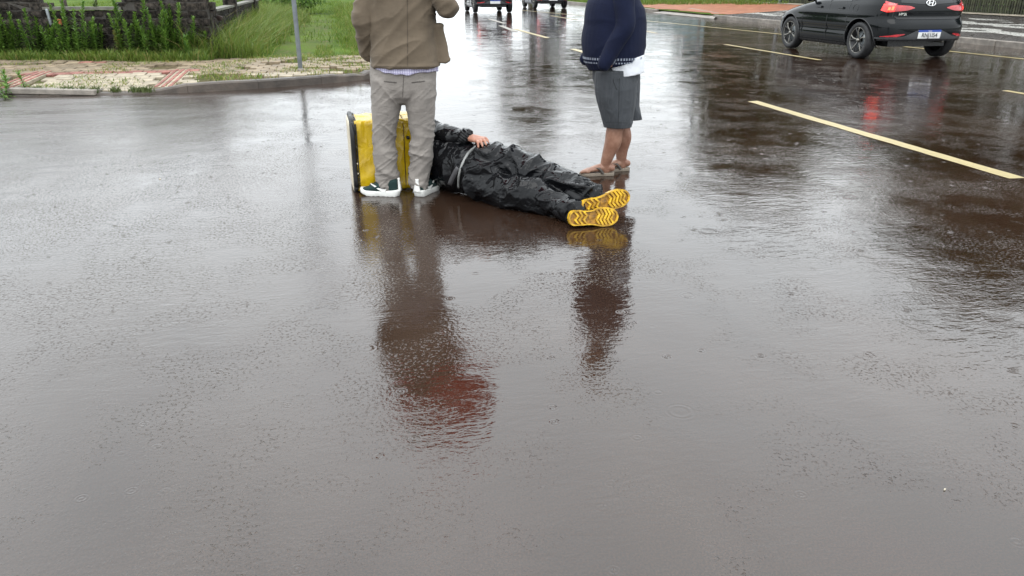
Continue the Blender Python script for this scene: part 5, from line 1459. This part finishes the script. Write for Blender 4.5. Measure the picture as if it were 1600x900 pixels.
def make_car(label, loc, rz, body_mat, WID=1.92, WB=2.42, TR=.335, plate='RNJ1I54', badge='HB20', lit=True, detail=True, HT=1.54, tall=1.0):
    root = empty('car', loc, rz); tag(root, label, 'car', 'cars driving away along the road' if not detail else None)
    hw = WID / 2
    Wt = smooth_tab([(.20, hw * .90), (.28, hw * .955), (.40, hw * .985), (.62, hw), (.80, hw * .985), (.93, hw * .955), (1.00, hw * .925), (1.20, hw * .80), (1.40, hw * .66), (1.50, hw * .56), (HT, hw * .30)])
    Y0 = smooth_tab([(.20, -.56), (.28, -.68), (.40, -.735), (.55, -.745), (.64, -.735), (.70, -.70), (.76, -.665), (.90, -.665), (1.0, -.64), (1.12, -.54), (1.30, -.38), (1.42, -.30), (1.50, -.12), (HT, .35)])
    Y1 = smooth_tab([(.20, WB + .66), (.28, WB + .76), (.45, WB + .80), (.62, WB + .76), (.72, WB + .66), (.82, WB + .38), (.92, WB - .05), (.99, WB - .42), (1.10, WB - .72), (1.30, WB - 1.15), (1.44, WB - 1.50), (1.50, WB - 1.72), (HT, WB - 2.0)])
    NE = 5.2
    def prm(z): return interp(Wt, z), interp(Y0, z) , interp(Y1, z)
    def ring(z, a):
        w, y0, y1 = prm(z); yc, ry = (y0 + y1) / 2, (y1 - y0) / 2; e = 2 / NE
        c, s_ = math.cos(a), math.sin(a)
        return Vector((w * math.copysign(abs(c) ** e, c), yc + ry * math.copysign(abs(s_) ** (e * .9), s_), z))
    def rear(x, z):
        w, y0, y1 = prm(z); yc, ry = (y0 + y1) / 2, (y1 - y0) / 2
        k = min(abs(x) / w, .9999); return Vector((x, yc - ry * (1 - k ** NE) ** (.9 / NE), z))
    def side(sg, y, z):
        w, y0, y1 = prm(z); yc, ry = (y0 + y1) / 2, (y1 - y0) / 2
        k = min(abs(y - yc) / ry, .9999) ** (1 / .9); return Vector((sg * w * max(1 - k ** NE, 0) ** (1 / NE), y, z))
    # shell
    zs = [.20 + (HT - .20) * i / 56 for i in range(57)]; NA = 120; vs, fs = [], []
    an = []
    for k in range(NA):
        q = k / NA * 4; f_ = q % 1; an.append((int(q) + f_) * math.pi / 2)
    for z in zs:
        for a in an:
            p = ring(z, a)
            # waist crease and sill sculpting on the flanks
            if abs(p.x) > .72 * hw and .3 < z < .95:
                fl_ = sstep(-.55, .2, p.y) * sstep(WB + .5, WB - .3, p.y)
                p.x -= math.copysign(.022 * fl_ * math.exp(-((z - .50) / .07) ** 2), p.x); p.x += math.copysign(.010 * fl_ * math.exp(-((z - .80) / .04) ** 2), p.x)
            if z < .40:
                p.z = lerp(z, .35 + (z - .20) * .25, sstep(.1, -.35, p.y))
            vs.append(p)
    n = NA
    for i in range(len(zs) - 1):
        for k in range(n): fs.append((i * n + k, i * n + (k + 1) % n, (i + 1) * n + (k + 1) % n, (i + 1) * n + k))
    fs.append(tuple(range(n))[::-1]); fs.append(tuple((len(zs) - 1) * n + k for k in range(n)))
    me = bpy.data.meshes.new('tmp'); me.from_pydata([tuple(v) for v in vs], [], fs); me.update()
    tmp = bpy.data.objects.new('tmp', me); COL.objects.link(tmp); cutters = []
    for y in (0, WB):
        v_, f_ = lathe_x([(-hw - .2, TR * 1.17), (hw + .2, TR * 1.17)], 40); f_ = list(f_); f_.append(tuple(k * 2 for k in range(40))); f_.append(tuple(k * 2 + 1 for k in range(40))[::-1])
        c = mesh('tmpc', [q + Vector((0, y, TR * .99)) for q in v_], f_, None); bmn = bmesh.new(); bmn.from_mesh(c.data); bmesh.ops.recalc_face_normals(bmn, faces=bmn.faces); bmn.to_mesh(c.data); bmn.free()
        md = tmp.modifiers.new('b', 'BOOLEAN'); md.object = c; md.operation = 'DIFFERENCE'; md.solver = 'EXACT'; cutters.append(c)
    dg = bpy.context.evaluated_depsgraph_get(); dg.update()
    bme = bpy.data.meshes.new_from_object(tmp.evaluated_get(dg), depsgraph=dg)
    for c in cutters + [tmp]: bpy.data.objects.remove(c)
    bme.materials.clear(); bme.materials.append(body_mat)
    for p_ in bme.polygons: p_.use_smooth = True
    bme.set_sharp_from_angle(angle=R(32))
    body = bpy.data.objects.new('body', bme); link(body, root)
    def panel(name, grid, mat, off=.006, parent=root, nrm=None):
        """a thin shell lying on the body; grid of points with an outward direction each"""
        r_, c_ = len(grid), len(grid[0]); vs, fs = [], []
        for row in grid:
            for p, d in row: vs.append(p + d * off)
        for row in grid:
            for p, d in row: vs.append(p - d * .008)
        o_ = r_ * c_
        for i in range(r_ - 1):
            for j in range(c_ - 1):
                q = (i * c_ + j, i * c_ + j + 1, (i + 1) * c_ + j + 1, (i + 1) * c_ + j); fs.append(q); fs.append(tuple(x + o_ for x in q[::-1]))
        edge = [i for i in range(c_)] + [i * c_ + c_ - 1 for i in range(1, r_)] + [(r_ - 1) * c_ + j for j in range(c_ - 2, -1, -1)] + [i * c_ for i in range(r_ - 2, 0, -1)]
        for a, b in zip(edge, edge[1:] + edge[:1]): fs.append((b, a, a + o_, b + o_))
        return mesh(name, vs, fs, mat, parent, False)
    bk = Vector((0, -1, 0))
    def rear_panel(name, xs, zt, zb_, mat, off=.006, nz_=8, parent=root, tiltz=.25):
        g = []
        for i in range(nz_ + 1):
            row = []
            for k, x in enumerate(xs):
                t = k / (len(xs) - 1); z = lerp(zb_(t) if callable(zb_) else zb_, zt(t) if callable(zt) else zt, i / nz_)
                w = prm(z)[0]; cx = sstep(.80, .99, abs(x) / w) * math.copysign(1, x)
                x *= w / hw; row.append((rear(x, z), Vector((cx, -1 + abs(cx) * .35, tiltz * .3)).normalized()))
            g.append(row)
        return panel(name, g, mat, off, parent)
    def side_panel(name, sg, ys, zt, zb_, mat, off=.005, nz_=8, parent=root):
        g = []
        for i in range(nz_ + 1):
            row = []
            for k, y in enumerate(ys):
                t = k / (len(ys) - 1); z = lerp(zb_(t) if callable(zb_) else zb_, zt(t) if callable(zt) else zt, i / nz_)
                row.append((side(sg, y, z), Vector((sg, 0, .1)).normalized()))
            g.append(row)
        return panel(name, g, mat, off, parent)
    lin = lambda a, b, n: [lerp(a, b, i / n) for i in range(n + 1)]
    seq = lambda *kv: (lambda t: interp(list(kv), t))
    # glass
    gl = M['car_glass']
    rear_panel('rear_window', lin(-hw * .66, hw * .66, 24), seq((0, 1.34), (.5, 1.36), (1, 1.34)), seq((0, 1.02), (.5, .985), (1, 1.02)), gl, .006)
    for sg in (-1, 1):
        side_panel('side_window', sg, lin(.42, 1.02, 12), seq((0, 1.36), (1, 1.40)), seq((0, 1.02), (1, 1.0)), gl)
        side_panel('side_window', sg, lin(1.08, WB - .75, 12), seq((0, 1.40), (.5, 1.36), (1, 1.08)), seq((0, 1.0), (1, 1.0)), gl)
        side_panel('quarter_window', sg, lin(.10, .38, 8), seq((0, 1.16), (1, 1.34)), seq((0, 1.08), (1, 1.03)), gl)
    # tail lamps, wrapping the corner
    lm = M['lamp_on'] if lit else M['lamp_off']
    for sg in (-1, 1):
        w9 = hw * .955
        a = rear_panel('tail_lamp', [sg * x for x in lin(hw * .74, hw * .905, 10)], seq((0, .985), (1, 1.0)), seq((0, .865), (.6, .855), (1, .885)), lm if sg < 0 else M['lamp_off'], .012)
        side_panel('lamp_side', sg, [-.60 + .022 * i for i in range(8)], seq((0, 1.0), (1, 1.05)), seq((0, .91), (1, 1.03)), M['lamp_off'], .010, parent=a)
        rear_panel('lamp_wing', [sg * x for x in lin(hw * .735, hw * .36, 12)], seq((0, .98), (.7, .965), (1, .935)), seq((0, .865), (.6, .885), (1, .925)), M['lamp_off'], .009, parent=a)
        if lit:
            for i in range(3): rear_panel('lamp_cell', [sg * x for x in lin(hw * (.765 + i * .045), hw * (.795 + i * .045), 3)], .955 - .012 * i, .89, M['lamp_glow'] if (sg < 0 and i < 2) else M['lamp_on'], .015, 3, parent=a)
    # tailgate gap, bumper shelf and inserts
    rear_panel('tailgate_gap', lin(-hw * .72, hw * .72, 30), seq((0, .795), (.04, .775), (.5, .772), (.96, .775), (1, .795)), seq((0, .78), (.04, .735), (.5, .732), (.96, .735), (1, .78)), M['trim_black'], .007, 4)
    for sg in (-1, 1):
        rear_panel('tailgate_seam', [sg * x for x in lin(hw * .735, hw * .748, 2)], .985, .775, M['trim_black'], .004, 10)
        rear_panel('reflector', [sg * x for x in lin(hw * .88, hw * .52, 10)], seq((0, .435), (.6, .475), (1, .485)), seq((0, .425), (.6, .43), (1, .47)), M['lamp_off'], .014, 4)
    ins = rear_panel('bumper_insert', lin(-hw * .92, hw * .92, 40), seq((0, .415), (.22, .44), (.36, .545), (.64, .545), (.78, .44), (1, .415)), .385, pmat('grey_insert', (.045, .047, .05), .35, var=.15), .008, 6)
    rear_panel('lower_valance', lin(-hw * .90, hw * .90, 40), .385, .355, M['trim_black'], .006, 4)
    # plate
    pr_ = rear_panel('number_plate', lin(-.235, .235, 8), .545, .40, M['plate'], .020, 3)
    rear_panel('plate_band', lin(-.235, .235, 8), .549, .512, M['plate_blue'], .0225, 2, parent=pr_)
    if plate:
        py = rear(0, .456).y - .0225
        Mx = Matrix.Translation((0, py, .456)) @ Matrix.Rotation(R(90), 4, 'X')
        text_mesh('plate_text', plate, .098, M['ink'], pr_, Mx @ Matrix.Diagonal((1.0, 1.05, 1, 1)), .0015, .0012)
        Mx = Matrix.Translation((0, rear(0, .53).y - .0250, .5305)) @ Matrix.Rotation(R(90), 4, 'X')
        text_mesh('band_text', 'BRASIL', .026, M['plate'], pr_, Mx, .001)
    if badge:
        bx = -hw * .56; bz = .822; q = rear(bx, bz)
        text_mesh('badge_text', badge, .062, M['chrome'], root, Matrix.Translation((bx, q.y - .010, bz)) @ Matrix.Rotation(R(3), 4, 'Z') @ Matrix.Rotation(R(90), 4, 'X') @ Matrix.Diagonal((1.35, 1, 1, 1)), .003, .0022)
        # oval emblem with a slanted letter
        ez = 1.012; ec = Vector((0, rear(0, ez).y - .016, ez)); pts = []
        for k in range(33):
            a_ = 2 * math.pi * k / 32; pts.append((ec + Vector((.094 * math.cos(a_), -.03 * 0 + .020 * math.sin(a_), .048 * math.sin(a_))), .007))
        v_, f_ = tube(pts, (0, 1, 0), 8, 1, False); em = mesh('emblem', v_, f_, M['chrome'], root, True)
        for a_, b_ in (((-.052, -.030), (-.020, .036)), ((.020, -.036), (.052, .030)), ((-.040, -.006), (.040, .006))):
            v_, f_ = tube([(ec + Vector((a_[0], .02 * a_[1] / .05, a_[1])), .008), (ec + Vector((b_[0], .02 * b_[1] / .05, b_[1])), .008)], (0, 1, 0), 8, 2); mesh('emblem_stroke', v_, f_, M['chrome'], em, True)
    # flanks: door seams, handles, fuel flap, sill
    for sg in (-1, 1):
        for y, zt_, zb2 in ((.40, 1.0, .62), (1.05, 1.0, .30), (WB - .48, .96, .36)):
            side_panel('door_seam', sg, [y - .005, y + .005], zt_, zb2, M['trim_black'], .003, 16)
        side_panel('door_seam', sg, lin(.42, WB - .48, 24), .292, .282, M['trim_black'], .003, 1)
        side_panel('sill', sg, lin(TR * 1.22, WB - TR * 1.22, 24), .262, .205, M['trim_black'], .012, 3)
        for y in (.56, 1.30):
            hd__ = side_panel('door_handle', sg, lin(y, y + .20, 6), seq((0, .915), (.5, .925), (1, .915)), seq((0, .885), (1, .885)), body_mat, .030, 3)
            side_panel('handle_recess', sg, lin(y + .03, y + .17, 6), .895, .862, M['trim_black'], .004, 3, parent=hd__)
        for y in (0, WB):
            v_, f_ = lathe_x([(0, TR * 1.165), (.020, TR * 1.165), (.020, TR * 1.21), (0, TR * 1.215)], 48)
            vs = []
            for q in v_:
                p = q + Vector((0, y, TR * .99)); p2 = side(sg, p.y, max(p.z, .2)); vs.append(Vector((p2.x + sg * (q.x - .010), p.y, p.z)))
            keep = [f for f in f_ if all(vs[i].z > .205 for i in f)]
            mesh('arch_trim', vs, keep, M['trim_black'], root, True)
    fq = [(side(-1, .20 + .075 * math.cos(k * math.pi / 16), .90 + .075 * math.sin(k * math.pi / 16)) + Vector((-.002, 0, 0)), .0035) for k in range(33)]
    v_, f_ = tube(fq, (1, 0, 0), 6, 1, False); mesh('fuel_flap', v_, f_, M['trim_black'], root, True)
    for sg in (-1, 1):
        q = side(sg, WB - .72, 1.0); v_, f_ = join([ball(q + Vector((sg * .14, .0, .06)), .09, .05, .065), tube([(q, .02), (q + Vector((sg * .1, 0, .04)), .018)], seg=8, sub=1)]); mesh('wing_mirror', v_, f_, body_mat, root, True)
    # inner wheel wells and floor
    obj_from(box_data(WID * .62, WB + .9, .20), 'underbody', M['trim_black'], root, (0, WB / 2, .34))
    v_, f_ = tube([(Vector((.42, -.62, .335)), .024), (Vector((.42, -.40, .335)), .024)], seg=10, sub=1); mesh('exhaust', v_, f_, M['rim'], root, True)
    # wheels
    tw_ = .20
    def wheel():
        w = bpy.data.objects.new('wheel', None); COL.objects.link(w); w.empty_display_size = .1
        v_, f_ = lathe_x([(-.07, TR * .66), (-.088, TR * .70), (-.100, TR * .84), (-.094, TR * .94), (-.072, TR * .99), (0, TR), (.072, TR * .99), (.094, TR * .94), (.100, TR * .84), (.088, TR * .70), (.07, TR * .66)], 48); mesh('tyre', v_, f_, M['tyre'], w, True)
        v_, f_ = lathe_x([(-.082, TR * .715), (-.090, TR * .70), (-.082, TR * .655), (.04, TR * .62), (.04, .02)], 48); mesh('rim', v_, f_, M['rim_dark'], w, True)
        v_, f_ = lathe_x([(-.087, TR * .708), (-.0925, TR * .69), (-.085, TR * .668)], 48); mesh('rim_lip', v_, f_, M['rim'], w, True)
        for k in range(5):
            a = 2 * math.pi * k / 5 + .3
            for da in (-.20, .16):
                e1 = Vector((-.060, math.cos(a) * .05, math.sin(a) * .05)); e2 = Vector((-.082, math.cos(a + da * .55) * TR * .42, math.sin(a + da * .55) * TR * .42)); e3 = Vector((-.080, math.cos(a + da * 1.25) * TR * .67, math.sin(a + da * 1.25) * TR * .67))
                v_, f_ = tube([(e1, .012, .016), (e2, .012, .014), (e3, .012, .017)], (1, 0, 0), 8, 3); mesh('spoke', v_, f_, M['rim'] if da > 0 else M['rim_dark'], w, True)
        v_, f_ = tube([(Vector((-.05, 0, 0)), .045), (Vector((-.075, 0, 0)), .035)], (0, 1, 0), 14, 1); mesh('hub_cap', v_, f_, M['rim'], w, True)
        v_, f_ = lathe_x([(.0, .04), (-.005, TR * .5), (.015, TR * .5), (.015, .04)], 32); mesh('brake_disc', v_, f_, M['steel'], w, True)
        return w
    w0 = wheel(); first = True
    for y in (0, WB):
        for sg in (-1, 1):
            w = w0 if first else copy_tree(w0); first = False
            w.parent = root; w.location = (sg * (hw - .125), y, TR); w.rotation_euler = (random.uniform(0, 1.2), 0, 0 if sg < 0 else math.pi)
    return root
M['paint_black'] = paint('black_car_paint', (.0055, .0065, .0075))
M['paint_dark'] = paint('dark_grey_car_paint', (.014, .015, .017))
M['paint_blue'] = paint('blue_grey_car_paint', (.045, .055, .075))
RLp, RRp = G(1341, 91), G(1470, 88)
cpos = (RLp + RRp) / 2 - VV * .06; cpos.z = 0
make_car('black hatchback with one tail lamp lit passing the mosaic pavement', cpos, RZ, M['paint_black'], WID=1.96)
f1 = (G(742, 20) + G(796, 19)) / 2
make_car('dark grey car farther down the road, driving between the lane dashes', f1, RZ, M['paint_dark'], WID=1.86, TR=.33, plate='', badge='', lit=True, detail=False)
f2 = (G(835, 13) + G(882, 13)) / 2
make_car('blue grey car ahead in the outer lane, farthest down the road', f2, RZ, M['paint_blue'], WID=1.86, TR=.33, plate='', badge='', lit=True, detail=False)
